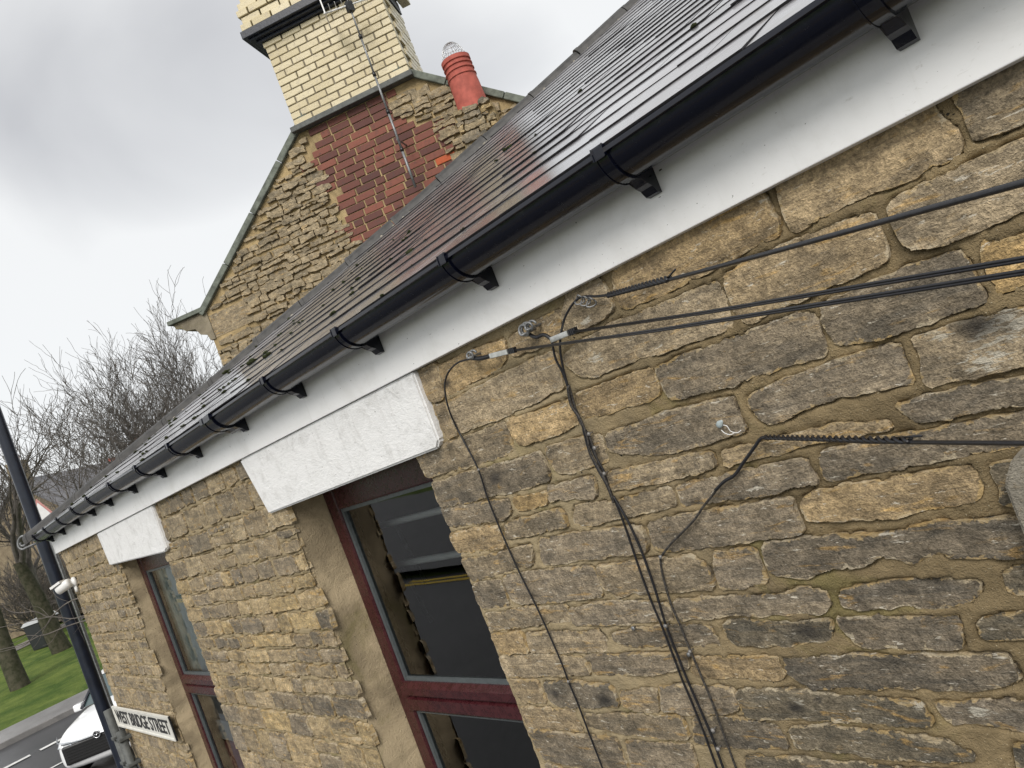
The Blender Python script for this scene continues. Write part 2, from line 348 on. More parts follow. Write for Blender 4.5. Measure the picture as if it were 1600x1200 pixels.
# ================================================================ SETTING: ground
def gz(x): return max(0.0, (-20.0 - x) * .035)
def sheet(name, pts, z, mat, sub=1, kind='structure', drape=True):
    """a polygon sheet draped over the gentle rise west of x = -20; pts are a convex quad (x, y)"""
    a, b, c, d = [np.array(p, float) for p in pts]; vs = []; fs = []
    for i in range(sub + 1):
        for j in range(sub + 1):
            s, t = i / sub, j / sub; p = (a * (1 - s) + b * s) * (1 - t) + (d * (1 - s) + c * s) * t
            vs.append((p[0], p[1], (gz(p[0]) if drape else 0) + z))
    for i in range(sub):
        for j in range(sub): k = i * (sub + 1) + j; fs.append((k, k + sub + 1, k + sub + 2, k + 1))
    o = obj(name, mesh_of(vs, fs, mat, False, name)); o['kind'] = kind; return o
# one large grass ground reaching the horizon
vs = []; fs = []; xs = [-1400, -600, -300, -160, -100, -60, -40, -27, -20, -10, 0, 20, 60, 300, 1400]; ys = [-1400, -400, -120, -40, -12, 0, 12, 40, 120, 400, 1400]
for x in xs:
    for y in ys: vs.append((x, y, gz(max(x, -220)) - .02))
for i in range(len(xs) - 1):
    for j in range(len(ys) - 1): k = i * len(ys) + j; fs.append((k, k + len(ys), k + len(ys) + 1, k + 1))
g = obj('ground', mesh_of(vs, fs, MT['grass'], False, 'ground')); g['kind'] = 'structure'
sheet('road', [(-90, -9.9), (40, -9.9), (40, -1.8), (-90, -1.8)], -.004, MT['asphalt'], 40)
sheet('side_road', [(-24.4, -1.8), (-12.0, -1.8), (-12.0, 60), (-24.4, 60)], -.008, MT['asphalt'], 16)
mb = MB(); mb.box((-12.0, -1.8, -.05), (40, 0.25, .11)); o = mb.build('pavement', MT['paving']); o['kind'] = 'structure'
mb = MB(); mb.box((-12.12, -1.93, -.05), (40, -1.803, .115)); mb.box((-12.13, -1.80, -.05), (-12.003, 60, .115)); o = mb.build('kerb', MT['kerb']); o['kind'] = 'structure'
sheet('pavement_far', [(-26.3, -1.9), (-24.55, -1.9), (-24.55, 60), (-26.3, 60)], .11, MT['paving'], 8)
mb = MB(); mb.box((-24.55, -1.9, 0), (-24.4, 60, .275)); o = mb.build('kerb_far', MT['kerb']); o['kind'] = 'structure'
# footpath crossing the green, further off
sheet('footpath', [(-46.5, -1.9), (-44.2, -1.9), (-53.0, 14), (-56.0, 14)], .012, MT['paving'], 12)
for k, yy in enumerate((-9.3, -9.55)):
    vs = []; fs = []
    for i in range(41):
        x = -60 + 90 * i / 40; vs += [(x, yy - .07, gz(x) + .004), (x, yy + .07, gz(x) + .004)]
    for i in range(40): fs.append((2 * i, 2 * i + 2, 2 * i + 3, 2 * i + 1))
    o = obj('yellow_road_line', mesh_of(vs, fs, MT['yellow'])); o['kind'] = 'structure'
for x0, y0, y1 in ((-22.0, -1.2, .9), (-22.0, 1.1, 3.2), (-22.0, 3.4, 5.5), (-19.7, -1.2, .4), (-19.7, .7, 2.3), (-19.7, 2.6, 4.2)):
    w = .12 if x0 < -21 else .06
    o = obj('white_road_line', mesh_of([(x0 - w, y0, gz(x0) + .006), (x0 + w, y0, gz(x0) + .006), (x0 + w, y1, gz(x0) + .006), (x0 - w, y1, gz(x0) + .006)], [(0, 1, 2, 3)], MT['roadpaint'])); o['kind'] = 'structure'
sheet('pavement_opposite', [(-90, -13), (40, -13), (40, -9.95), (-90, -9.95)], .10, MT['asphalt'], 10)
sheet('car_park', [(-90, -24), (40, -24), (40, -13.05), (-90, -13.05)], .02, MT['asphalt'], 10)

# ================================================================ THE STONE COTTAGE
cottage = empty('stone_cottage', (-3, 0, 0), 'sandstone cottage with slate roof, black gutter and white fascia running past the camera', 'building')
WX0, WX1, ZT = -6.90, 1.6, 3.80                    # wall from far end to beyond the frame; top under the fascia
W1 = dict(x0=-2.86, x1=-1.875, z0=1.75, z1=3.56, d=.15)
W2 = dict(x0=-5.45, x1=-4.47, z0=1.75, z1=3.55, d=.10)

# --- traced stones right of the near window: corners measured on the photograph, laid on the wall plane
P_ = lambda s: [tuple(map(float, q.split(','))) for q in s.split()]
GREY, GRTAN, TAN, WARM, DARK, DKOL, OCH, SOOT = (.235, .19, .135), (.32, .25, .16), (.42, .31, .175), (.47, .33, .165), (.13, .108, .082), (.095, .082, .058), (.52, .34, .13), (.20, .17, .13)
NEAR = [
(TAN,'1213,278 1290,243 1400,188 1455,158 1470,182 1492,192 1503,222 1500,240 1470,257 1440,272 1375,300 1300,332 1240,364 1228,340'),
(GRTAN,'1492,140 1530,113 1610,68 1612,188 1560,208 1522,219 1511,198 1506,178 1494,158'),
(GRTAN,'1388,318 1437,290 1475,273 1535,247 1612,207 1612,322 1560,347 1500,372 1455,386 1420,389 1405,360 1392,335'),
(TAN,'1131,430 1187,398 1244,375 1300,352 1364,331 1374,352 1386,385 1392,403 1380,414 1310,441 1270,462 1212,485 1176,505 1157,497 1145,478 1135,450'),
(WARM,'958,424 1010,392 1100,347 1180,304 1197,303 1212,333 1220,358 1216,370 1180,386 1116,422 1040,458 1010,470 978,483 962,458'),
(GRTAN,'890,450 938,433 950,450 962,475 960,486 942,502 905,518 885,520 882,490'),
(TAN,'654,578 682,566 690,578 697,622 686,628 674,626 664,606'),
(WARM,'690,572 735,548 790,530 795,560 784,575 760,588 736,598 724,608 700,620 694,600'),
(TAN,'798,528 840,500 880,482 878,520 860,536 830,548 802,556'),
(GRTAN,'900,538 952,508 1010,484 1086,454 1118,440 1126,446 1136,468 1148,508 1128,520 1074,536 1036,554 1004,560 988,566 944,582 938,590 906,588 886,570 882,556'),
(GREY,'1030,570 1058,560 1112,540 1156,524 1208,502 1250,486 1276,496 1282,518 1294,540 1290,556 1224,572 1170,592 1136,604 1100,612 1064,623 1050,622 1038,602 1026,578'),
(GREY,'1288,475 1350,446 1385,432 1450,407 1497,389 1505,395 1513,415 1528,442 1543,467 1535,475 1482,492 1432,510 1375,530 1310,541 1298,520 1286,500'),
(OCH,'1538,376 1560,374 1612,362 1612,440 1560,459 1550,440 1535,400'),
(GRTAN,'1424,527 1475,512 1558,488 1612,480 1612,565 1540,585 1452,601 1440,588 1443,562 1430,540'),
(GREY,'1170,616 1192,606 1230,590 1276,576 1320,560 1370,545 1400,535 1410,548 1432,596 1362,610 1290,628 1256,642 1212,661 1192,654 1176,640'),
(DARK,'1400,632 1462,614 1532,600 1612,584 1612,628 1540,640 1465,656 1437,660 1418,650'),
(GREY,'1282,705 1350,690 1412,677 1500,662 1560,650 1612,640 1612,694 1545,704 1510,712 1440,725 1355,738 1300,751 1288,740'),
(TAN,'1128,708 1160,698 1225,682 1300,664 1390,655 1400,668 1330,684 1270,694 1230,708 1180,716 1138,730'),
(GREY,'952,675 980,665 1040,644 1100,628 1142,620 1148,628 1157,650 1168,672 1125,685 1097,695 1025,710 990,708 958,705 950,690'),
(GRTAN,'955,737 1025,722 1075,710 1112,704 1120,725 1117,731 1050,748 960,766 950,755'),
(GREY,'1058,758 1120,746 1165,735 1200,727 1240,719 1260,716 1282,750 1240,762 1200,770 1140,780 1068,792 1062,775'),
(GRTAN,'895,790 960,782 1010,768 1050,760 1058,775 1058,788 1020,798 975,808 925,820 900,820'),
(GREY,'1014,816 1070,804 1160,790 1236,776 1246,800 1256,820 1258,830 1190,842 1120,851 1040,862 1022,852 1014,830'),
(WARM,'1254,778 1290,763 1375,750 1462,735 1512,726 1528,735 1538,762 1532,778 1475,790 1395,807 1325,810 1265,813 1258,795'),
(DKOL,'1545,725 1575,717 1612,712 1612,784 1582,788 1560,782 1562,762 1548,740'),
(DARK,'1192,849 1220,844 1260,841 1310,835 1385,832 1412,825 1425,818 1500,810 1575,805 1612,805 1612,865 1512,870 1487,867 1455,862 1432,880 1400,870 1375,870 1362,880 1305,888 1258,904 1210,898 1196,880'),
(GREY,'1117,862 1160,858 1182,856 1190,880 1202,908 1170,916 1130,919 1120,894'),
(GRTAN,'935,885 985,876 1036,872 1084,866 1098,872 1112,892 1118,918 1076,920 1010,924 965,930 945,915'),
(GREY,'845,842 895,832 975,822 1005,822 1012,845 1012,860 925,872 853,882 846,866'),
(GREY,'788,898 850,890 926,884 934,900 944,926 940,932 860,940 816,942 798,930'),
(GREY,'740,912 784,904 792,928 798,946 758,950 748,940'),
(GRTAN,'722,874 756,868 800,858 830,850 836,868 832,882 796,892 740,908 730,892'),
(GRTAN,'788,820 830,806 872,794 884,804 888,818 882,824 830,836 792,842'),
(WARM,'704,834 740,826 778,820 792,848 788,856 748,860 718,864 708,848'),
(GREY,'690,794 720,788 796,778 800,786 802,800 790,810 740,818 704,824 696,810'),
(OCH,'804,778 856,768 858,786 826,795 810,796'),
(GREY,'856,760 896,750 928,744 934,760 932,776 900,778 860,782'),
(GREY,'674,756 720,742 760,730 844,706 852,718 860,740 858,752 800,768 740,782 692,792 682,774'),
(GRTAN,'654,712 696,694 732,680 786,658 792,664 804,700 796,708 750,724 672,745 662,730'),
(WARM,'796,654 840,642 890,624 906,660 880,676 840,690 820,695 810,692 800,670'),
(WARM,'900,616 950,598 1020,574 1028,586 1036,614 1020,624 975,638 930,652 912,655 903,635'),
(GRTAN,'700,628 730,612 780,588 820,568 862,550 874,562 884,608 860,616 820,636 780,654 752,664 722,676 708,652'),
(TAN,'678,630 698,630 708,654 718,677 702,686 690,664'),
(GRTAN,'854,698 905,684 942,676 950,700 955,718 900,738 872,740 860,722'),
(GREY,'1058,938 1090,932 1150,929 1200,930 1256,918 1290,923 1298,938 1290,956 1220,959 1140,961 1066,967 1056,948'),
(DARK,'1310,924 1360,914 1425,905 1530,902 1535,914 1525,936 1475,947 1425,946 1350,950 1315,946'),
(DKOL,'1567,890 1612,884 1612,928 1580,925 1570,910'),
(DARK,'1306,967 1412,962 1497,961 1505,975 1510,1000 1500,1011 1425,1012 1345,1008 1322,988'),
(DKOL,'1525,968 1555,958 1612,952 1612,996 1538,996 1528,982'),
(DKOL,'1132,972 1160,968 1240,970 1296,968 1304,984 1292,1000 1240,1006 1184,1008 1148,1004 1134,988'),
(GREY,'955,990 1000,980 1060,976 1108,976 1116,986 1128,1006 1080,1009 1010,1011 975,1008 960,1000'),
(WARM,'1086,1026 1132,1024 1216,1026 1222,1040 1228,1056 1212,1062 1160,1057 1100,1058 1082,1046'),
(DARK,'1224,1025 1325,1024 1425,1022 1570,1022 1585,1035 1598,1064 1550,1072 1487,1077 1412,1072 1262,1072 1232,1050'),
(DKOL,'1152,1078 1190,1073 1240,1076 1300,1082 1400,1090 1440,1100 1458,1125 1450,1135 1350,1128 1260,1122 1200,1121 1168,1118 1158,1098'),
(DARK,'1462,1096 1520,1093 1612,1096 1612,1141 1542,1132 1485,1128 1468,1112'),
(GREY,'1032,1072 1090,1070 1144,1074 1152,1088 1158,1104 1140,1112 1100,1114 1038,1112'),
(DARK,'1084,1120 1140,1120 1216,1130 1228,1144 1235,1168 1200,1168 1140,1165 1086,1160'),
(DKOL,'1235,1135 1300,1132 1400,1142 1475,1155 1520,1172 1525,1187 1425,1185 1325,1175 1248,1165'),
(DKOL,'1585,1160 1612,1158 1612,1210 1588,1205'),
(DKOL,'1165,1176 1200,1178 1290,1186 1400,1195 1500,1205 1500,1240 1170,1240'),
(GRTAN,'912,1112 960,1116 1020,1116 1066,1118 1076,1140 1080,1152 1040,1154 1010,1150 980,1146 940,1140 918,1134'),
(GREY,'978,1156 1010,1160 1080,1162 1090,1200 1090,1240 1000,1240 985,1190'),
(GREY,'830,1136 920,1146 966,1155 974,1176 984,1200 980,1212 900,1196 852,1182 840,1160'),
(GREY,'854,1190 900,1204 980,1222 990,1245 870,1245'),
(TAN,'814,1104 852,1104 898,1108 908,1128 914,1141 860,1138 828,1134'),
(SOOT,'852,1066 892,1064 950,1068 962,1078 970,1102 930,1103 884,1102 866,1098 856,1084'),
(TAN,'798,1060 840,1062 848,1080 856,1096 820,1098 810,1088'),
(GRTAN,'970,1080 1020,1073 1028,1074 1034,1110 1000,1110 976,1102'),
(GRTAN,'782,1024 840,1022 904,1024 914,1034 926,1052 880,1054 820,1056 796,1054 786,1042'),
(GREY,'918,1022 980,1020 1052,1020 1078,1022 1080,1044 1000,1052 930,1050'),
(GRTAN,'826,990 880,985 936,986 948,998 954,1012 944,1017 880,1018 832,1018'),
(WARM,'770,990 816,986 824,1000 830,1018 782,1020 776,1006'),
(GRTAN,'760,958 820,948 886,944 894,970 840,976 768,984 764,970'),
(GREY,'892,950 950,940 1000,936 1045,944 1054,966 1000,972 975,975 900,975'),
]
near = []
for c, s in NEAR:
    q = np.array([(p[0], p[2]) for p in (on_y(a, b) for a, b in P_(s))]); ct = q.mean(0); ex = q.max(0) - q.min(0)
    near.append((c, [tuple(p) for p in ct + (q - ct) * (1 + .008 / ex)]))
STAINS = [(*on_y(a, b)[[0, 2]], r) for a, b, r in ((776, 746, .022), (872, 1082, .016), (948, 1090, .020), (1246, 1102, .014), (1262, 985, .020), (1530, 505, .03), (700, 598, .012), (1075, 1024, .010))]
PAINTS = [(*on_y(a, b)[[0, 2]], r) for a, b, r in ((1580, 500, .035), (1540, 560, .022), (1470, 525, .014), (1320, 1040, .012), (1440, 1100, .012), (1530, 1110, .014), (1250, 1090, .012), (930, 560, .02), (920, 500, .014))]
def rect_stone(x0, x1, z0, z1, j):
    r = lambda: random.uniform(-j, j)
    xm = (x0 + x1) / 2
    return [(x0 + r(), z0 + r()), (xm + r() * 2, z0 + r()), (x1 + r(), z0 + r()), (x1 + r(), (z0 + z1) / 2 + r()), (x1 + r(), z1 + r()), (xm + r() * 2, z1 + r()), (x0 + r(), z1 + r()), (x0 + r(), (z0 + z1) / 2 + r())]
def courses(x0, x1, zs, wmin, wmax, gap, pal, j=.006, rag=1.0):
    out = []
    for k in range(len(zs) - 1):
        zt, zb = zs[k], zs[k + 1]; x = x0 + random.uniform(-.016, .012) * rag; h = zt - zb
        while x < x1 - .02:
            w = random.uniform(wmin, wmax)
            if x1 - x - w < wmin * .7: w = x1 - x + random.uniform(-.012, .02) * rag
            a, b = zb + gap / 2, zt - gap / 2
            if h > .085 and random.random() < .18 and w > .16:      # two thin ones on top of each other
                m = a + (b - a) * random.uniform(.35, .65)
                out.append((random.choice(pal), rect_stone(x + gap / 2, x + w - gap / 2, a, m - gap / 2, j * .6)))
                out.append((random.choice(pal), rect_stone(x + gap / 2, x + w - gap / 2, m + gap / 2, b, j * .6)))
            else: out.append((random.choice(pal), rect_stone(x + gap / 2, x + w - gap / 2, a, b, j)))
            x += w
    return out
PALM = [(.38, .29, .17), (.46, .34, .18), (.27, .215, .145), (.50, .375, .20), (.20, .165, .12), (.52, .38, .18), (.33, .25, .15)]
PALF = [(.34, .265, .165), (.42, .325, .195), (.26, .21, .145), (.37, .285, .17), (.30, .235, .15)]
mid = courses(W2['x1'] - .004, W1['x0'] + .012, [3.79, 3.70, 3.575, 3.465, 3.36], .15, .30, .014, [(.31, .245, .155), (.37, .29, .175), (.22, .18, .125), (.33, .255, .155)])
mid += courses(W2['x1'] - .004, W1['x0'] + .012, [3.36, 3.276, 3.205, 3.125, 3.037, 2.967, 2.90, 2.834, 2.759, 2.664], .10, .30, .012, PALM, .007)
mid += courses(W2['x1'] - .004, W1['x0'] + .012, [2.664, 2.55, 2.40, 2.29, 2.18, 2.05, 1.92, 1.8, 1.68], .16, .34, .014, PALM)
far = courses(WX0, W2['x0'] + .01, [3.79, 3.68, 3.59, 3.50, 3.429, 3.346, 3.27, 3.196, 3.111, 3.043, 2.973, 2.875, 2.789, 2.685, 2.553, 2.45, 2.34, 2.24, 2.12, 2.0, 1.88, 1.76, 1.65], .13, .28, .015, PALF, .006)
# beyond the frame: right of the traced stones, and below, so that the wall goes on from a step to the side
rest = courses(-.155, WX1, [3.79, 3.62, 3.49, 3.36, 3.22, 3.1, 2.97, 2.84, 2.72, 2.58], .22, .5, .025, [GREY, GRTAN, DARK])
rest += courses(W1['x1'], WX1, [2.50, 2.38, 2.25, 2.1, 1.95, 1.8, 1.66], .2, .45, .02, [GREY, GRTAN, DARK])
rest += courses(WX0, WX1, [1.62, 1.45, 1.3, 1.12, .95, .78, .6, .42, .25, .08], .25, .55, .02, [GREY, GRTAN, TAN])

def seg_dist(px, pz, poly):
    d = np.full(px.shape, 9.0); n = len(poly)
    for i in range(n):
        ax, az = poly[i]; bx, bz = poly[(i + 1) % n]; vx, vz = bx - ax, bz - az
        t = np.clip(((px - ax) * vx + (pz - az) * vz) / (vx * vx + vz * vz + 1e-12), 0, 1)
        d = np.minimum(d, np.hypot(px - ax - t * vx, pz - az - t * vz))
    return d
def inside(px, pz, poly):
    c = np.zeros(px.shape, bool); n = len(poly)
    for i in range(n):
        ax, az = poly[i]; bx, bz = poly[(i + 1) % n]
        if az == bz: continue
        c ^= ((az > pz) != (bz > pz)) & (px < (bx - ax) * (pz - az) / (bz - az) + ax)
    return c
def outline(poly, step, jit, seed):
    P = [np.array(p) for p in poly]
    for _ in range(1):                                   # round the corners off a little
        Q = []
        for i in range(len(P)): a, b = P[i], P[(i + 1) % len(P)]; l = np.linalg.norm(b - a); k = min(.25, .008 / max(l, 1e-6)); Q += [a * (1 - k) + b * k, a * k + b * (1 - k)]
        P = Q
    out = []
    for i in range(len(P)):
        a, b = P[i], P[(i + 1) % len(P)]; m = max(1, int(round(np.linalg.norm(b - a) / step)))
        for k in range(m): out.append(a + (b - a) * k / m)
    A = np.array(out); A[:, 0] += vn(A[:, 0] * 45, A[:, 1] * 45, seed) * jit; A[:, 1] += (vn(A[:, 0] * 38, A[:, 1] * 60, seed + 1) + .6 * vn(A[:, 0] * 110, A[:, 1] * 110, seed + 2)) * jit
    return [tuple(p) for p in A]
def stone_geo(poly, step, proud, seed, jit=.003, rough=1.0, back=.010):
    ol = outline(poly, step, jit, seed); o = np.array(ol); (x0, z0), (x1, z1) = o.min(0), o.max(0)
    gx, gz_ = np.meshgrid(np.arange(x0 + step * .5, x1, step), np.arange(z0 + step * .5, z1, step)); gx = gx.ravel() + RNG.uniform(-.25, .25, gx.size) * step; gz_ = gz_.ravel() + RNG.uniform(-.25, .25, gz_.size) * step
    k = inside(gx, gz_, ol); gx, gz_ = gx[k], gz_[k]
    if gx.size: 
        d = seg_dist(gx, gz_, ol); k = d > step * .45; gx, gz_ = gx[k], gz_[k]
    nx_ = np.roll(o, -1, 0) - np.roll(o, 1, 0); nl = np.hypot(nx_[:, 0], nx_[:, 1]) + 1e-9; nv_ = np.column_stack([-nx_[:, 1] / nl, nx_[:, 0] / nl]); arw = min(.0028, step * .3)
    if (np.sum(o[:, 0] * np.roll(o[:, 1], -1) - np.roll(o[:, 0], -1) * o[:, 1])) < 0: nv_ = -nv_
    rg = o + nv_ * arw; k = inside(rg[:, 0], rg[:, 1], ol); rg = rg[k]; dr = seg_dist(rg[:, 0], rg[:, 1], ol); rg = rg[dr > arw * .6]
    gx = np.concatenate([rg[:, 0], gx]); gz_ = np.concatenate([rg[:, 1], gz_])
    n = len(ol); co = [Vector(p) for p in ol] + [Vector((a, b)) for a, b in zip(gx, gz_)]
    r = delaunay_2d_cdt(co, [(i, (i + 1) % n) for i in range(n)], [], 1, 1e-6)
    V = np.array([v[:] for v in r[0]]); d = seg_dist(V[:, 0], V[:, 1], ol); X, Z = V[:, 0], V[:, 1]
    e = np.clip(d / (arw * 2.4), 0, 1); e = .86 * (d > 1e-5) + .14 * (1 - (1 - e) ** 2)
    tilt = (X - X.mean()) * RNG.uniform(-.02, .02) + (Z - Z.mean()) * RNG.uniform(-.06, .06)
    strat = fbm(X * 5 + seed, Z * 55 + fbm(X * 9, Z * 9, seed) * 1.2, seed, 3)
    facet = np.round(fbm(X * 7 + seed, Z * 16, seed + 3, 2) * 2.5) / 2.5
    lump = fbm(X * 22, Z * 30, seed + 5, 5); chip = np.clip(fbm(X * 30, Z * 45, seed + 9, 3) - .25, 0, 1) * (1 - np.clip(d / .022, 0, 1))
    y = -(proud * e + np.where(e > 0, tilt * e, 0) + rough * e * (strat * .0016 + lump * .0036 + facet * .004)) + chip * .016 * rough
    y = np.where(d < 1e-4, back, y)
    global RIM; RIM = np.exp(-d / .010)
    global SOOTV, PAINTV; SOOTV = np.zeros(len(X)); PAINTV = np.zeros(len(X))
    for sx, sz, sr in PAINTS: PAINTV = np.maximum(PAINTV, np.exp(-(((X - sx) / (sr * 1.6)) ** 2 + ((Z - sz) / sr) ** 2)))
    for sx, sz, sr in STAINS: SOOTV = np.maximum(SOOTV, np.exp(-(((X - sx) / (sr * 1.5)) ** 2 + ((Z - sz) / sr) ** 2) * (1 + .6 * fbm(X * 40, Z * 40, 7, 3))))
    return np.column_stack([X, y, Z]), [tuple(f) for f in r[2]]
def orient(V, fs):
    a, b, c = V[fs[0][0]], V[fs[0][1]], V[fs[0][2]]
    return fs if np.cross(b - a, c - a)[1] < 0 else [tuple(reversed(f)) for f in fs]

# --- the wall body: mortar, finely modelled where it is close, with grooves where it meets the stones
VV = []; FF = []
def grid_panel(x0, x1, z0, z1, step, h):
    nx = max(1, int((x1 - x0) / step)); nz = max(1, int((z1 - z0) / step)); X, Z = np.meshgrid(np.linspace(x0, x1, nx + 1), np.linspace(z0, z1, nz + 1), indexing='ij')
    Y = h(X, Z); b = len(VV); VV.extend(np.column_stack([X.ravel(), Y.ravel(), Z.ravel()]).tolist())
    i, j = np.meshgrid(np.arange(nx), np.arange(nz), indexing='ij'); k = (i * (nz + 1) + j).ravel() + b
    FF.extend(np.column_stack([k, k + nz + 1, k + nz + 2, k + 1]).tolist())
def panel_h(lst, step, jit, gw, gd, amp):
    OL = [outline(p, step, jit, i * 3 % 60) for i, (c, p) in enumerate(lst)]
    def h(X, Z):
        Y = -amp * fbm(X * 14, Z * 14, 3, 4) - amp * .8 * fbm(X * 70, Z * 70, 11, 3) - amp * .9
        D = np.full(X.shape, 9.0)
        for ol in OL:
            o = np.array(ol); m = (X > o[:, 0].min() - .02) & (X < o[:, 0].max() + .02) & (Z > o[:, 1].min() - .02) & (Z < o[:, 1].max() + .02)
            if m.any(): ix = np.where(m); d = seg_dist(X[ix], Z[ix], ol); d = np.where(inside(X[ix], Z[ix], ol), -d, d); D[ix] = np.minimum(D[ix], d)
        g = np.clip(1 - np.abs(D) / gw, 0, 1) * np.clip(.45 + 1.3 * vn(X * 17, Z * 17, 21), 0, 1)
        return np.where(D < -gw * .8, .02, Y + gd * g)
    return h
flat = lambda X, Z: .004 - .006 * fbm(X * 9, Z * 12, 5, 4)
grid_panel(W1['x1'], -.05, 2.42, ZT, .0055, panel_h(near, .0065, .003, .005, .010, .0045))
grid_panel(-.05, WX1, 2.42, ZT, .05, flat); grid_panel(W1['x1'], WX1, 0, 2.42, .06, flat)
grid_panel(W2['x1'], W1['x0'], 1.68, ZT, .0075, panel_h(mid, .012, .003, .0065, .022, .0022)); grid_panel(W2['x1'], W1['x0'], 1.5, 1.68, .05, flat); grid_panel(W2['x1'], W1['x0'], 0, 1.5, .08, flat)
grid_panel(WX0, W2['x0'], 1.65, ZT, .011, panel_h(far, .018, .003, .009, .024, .002)); grid_panel(WX0, W2['x0'], 1.5, 1.65, .05, flat); grid_panel(WX0, W2['x0'], 0, 1.5, .08, flat)
for w in (W1, W2):
    grid_panel(w['x0'], w['x1'], 0, w['z0'], .08, flat); grid_panel(w['x0'], w['x1'], w['z1'], ZT, .05, lambda X, Z: .02 + 0 * X)
b = len(VV); VV += [(WX0, 0, 0), (WX0, 8.3, 0), (WX0, 8.3, ZT), (WX0, 0, ZT), (WX1, 0, 0), (WX1, 8.3, 0), (WX1, 8.3, ZT), (WX1, 0, ZT)]
FF += [(b, b + 3, b + 2, b + 1), (b + 4, b + 5, b + 6, b + 7), (b + 1, b + 2, b + 6, b + 5)]
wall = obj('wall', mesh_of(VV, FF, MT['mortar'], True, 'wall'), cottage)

def put_stones(lst, step, proud, rough, jit, pieces=True, back=.010):
    mb = None if pieces else MB()
    for i, (c, p) in enumerate(lst):
        V, fs = stone_geo(p, step, random.uniform(*proud), (i * 3) % 60, jit, rough, back)
        if not fs: continue
        fs = orient(V, fs)
        if pieces:
            k = random.uniform(.9, 1.1)
            me = mesh_of(V, fs, MT['stone'], True, 'stone'); at_ = me.attributes.new('rim', 'FLOAT', 'POINT'); at_.data.foreach_set('value', RIM.astype(np.float32))
            if PAINTV.max() > .05: at_ = me.attributes.new('paint', 'FLOAT', 'POINT'); at_.data.foreach_set('value', PAINTV.astype(np.float32))
            if SOOTV.max() > .05: at_ = me.attributes.new('soot', 'FLOAT', 'POINT'); at_.data.foreach_set('value', SOOTV.astype(np.float32))
            obj('stone', me, wall, color=tuple(min(1, q * k) for q in c))
        else: mb.add(V, fs)
    return mb
put_stones(near, .0065, (.005, .010), .9, .003)
put_stones(mid, .012, (.0035, .008), .75, .003, back=.014)
put_stones(far, .018, (.003, .006), .6, .003, back=.014)
mb = put_stones(rest, .05, (.006, .012), 1.0, .004, False); o = mb.build('far_stones', MT['stone'], wall, True, color=(.29, .235, .16)); o['kind'] = 'stuff'
o.name = 'stonework'

# --- pale stone jamb of the doorway at the right edge
mb = MB(); mb.prism([(-.424, 1.2), (-.420, 3.225), (-.398, 3.262), (-.36, 3.27), (-.12, 3.27), (-.12, 1.2)], 'y', -.055, .02)
bm = bmesh.new(); me = mesh_of(mb.v, mb.f, MT['jamb']); bm.from_mesh(me); bmesh.ops.bevel(bm, geom=bm.edges[:], offset=.004, segments=2, affect='EDGES'); bm.to_mesh(me); bm.free()
jb = obj('door_jamb', me, cottage); jb['label'] = 'pale grey dressed stone jamb standing proud at the right edge of the wall'

# --- fascia, behind the gutter
fas = MB(); fas.box((WX0 - .04, -.032, 3.788), (-5.02, -.002, 3.992), bev=.002); fas.box((-5.017, -.031, 3.788), (WX1, -.002, 3.992), bev=.002)
fascia = fas.build('fascia', MT['fascia'], cottage)
MB().box((WX0 - .038, .0, 3.79), (WX0 - .012, 8.3, 3.99)).build('fascia_return', MT['fascia'], cottage)
# --- lintels
def lintel(poly, y0, y1, label):
    n = 6; 
    m = MB(); m.prism(poly, 'y', y0, y1); me = mesh_of(m.v, m.f, MT['lintel'], False); bm = bmesh.new(); bm.from_mesh(me)
    bmesh.ops.bevel(bm, geom=bm.edges[:], offset=.006, segments=2, affect='EDGES'); bm.to_mesh(me); bm.free()
    o = obj('lintel', me, cottage); o['label'] = label; return o
lintel([(-3.065, 3.786), (-2.98, 3.541), (-2.6, 3.547), (-1.765, 3.560), (-1.745, 3.58), (-1.745, 3.786)], -.026, .16, 'long white painted stone lintel over the near window')
lintel([(-5.60, 3.786), (-5.56, 3.562), (-4.40, 3.530), (-4.355, 3.545), (-4.345, 3.786)], -.024, .14, 'short looking white painted stone lintel over the far window')

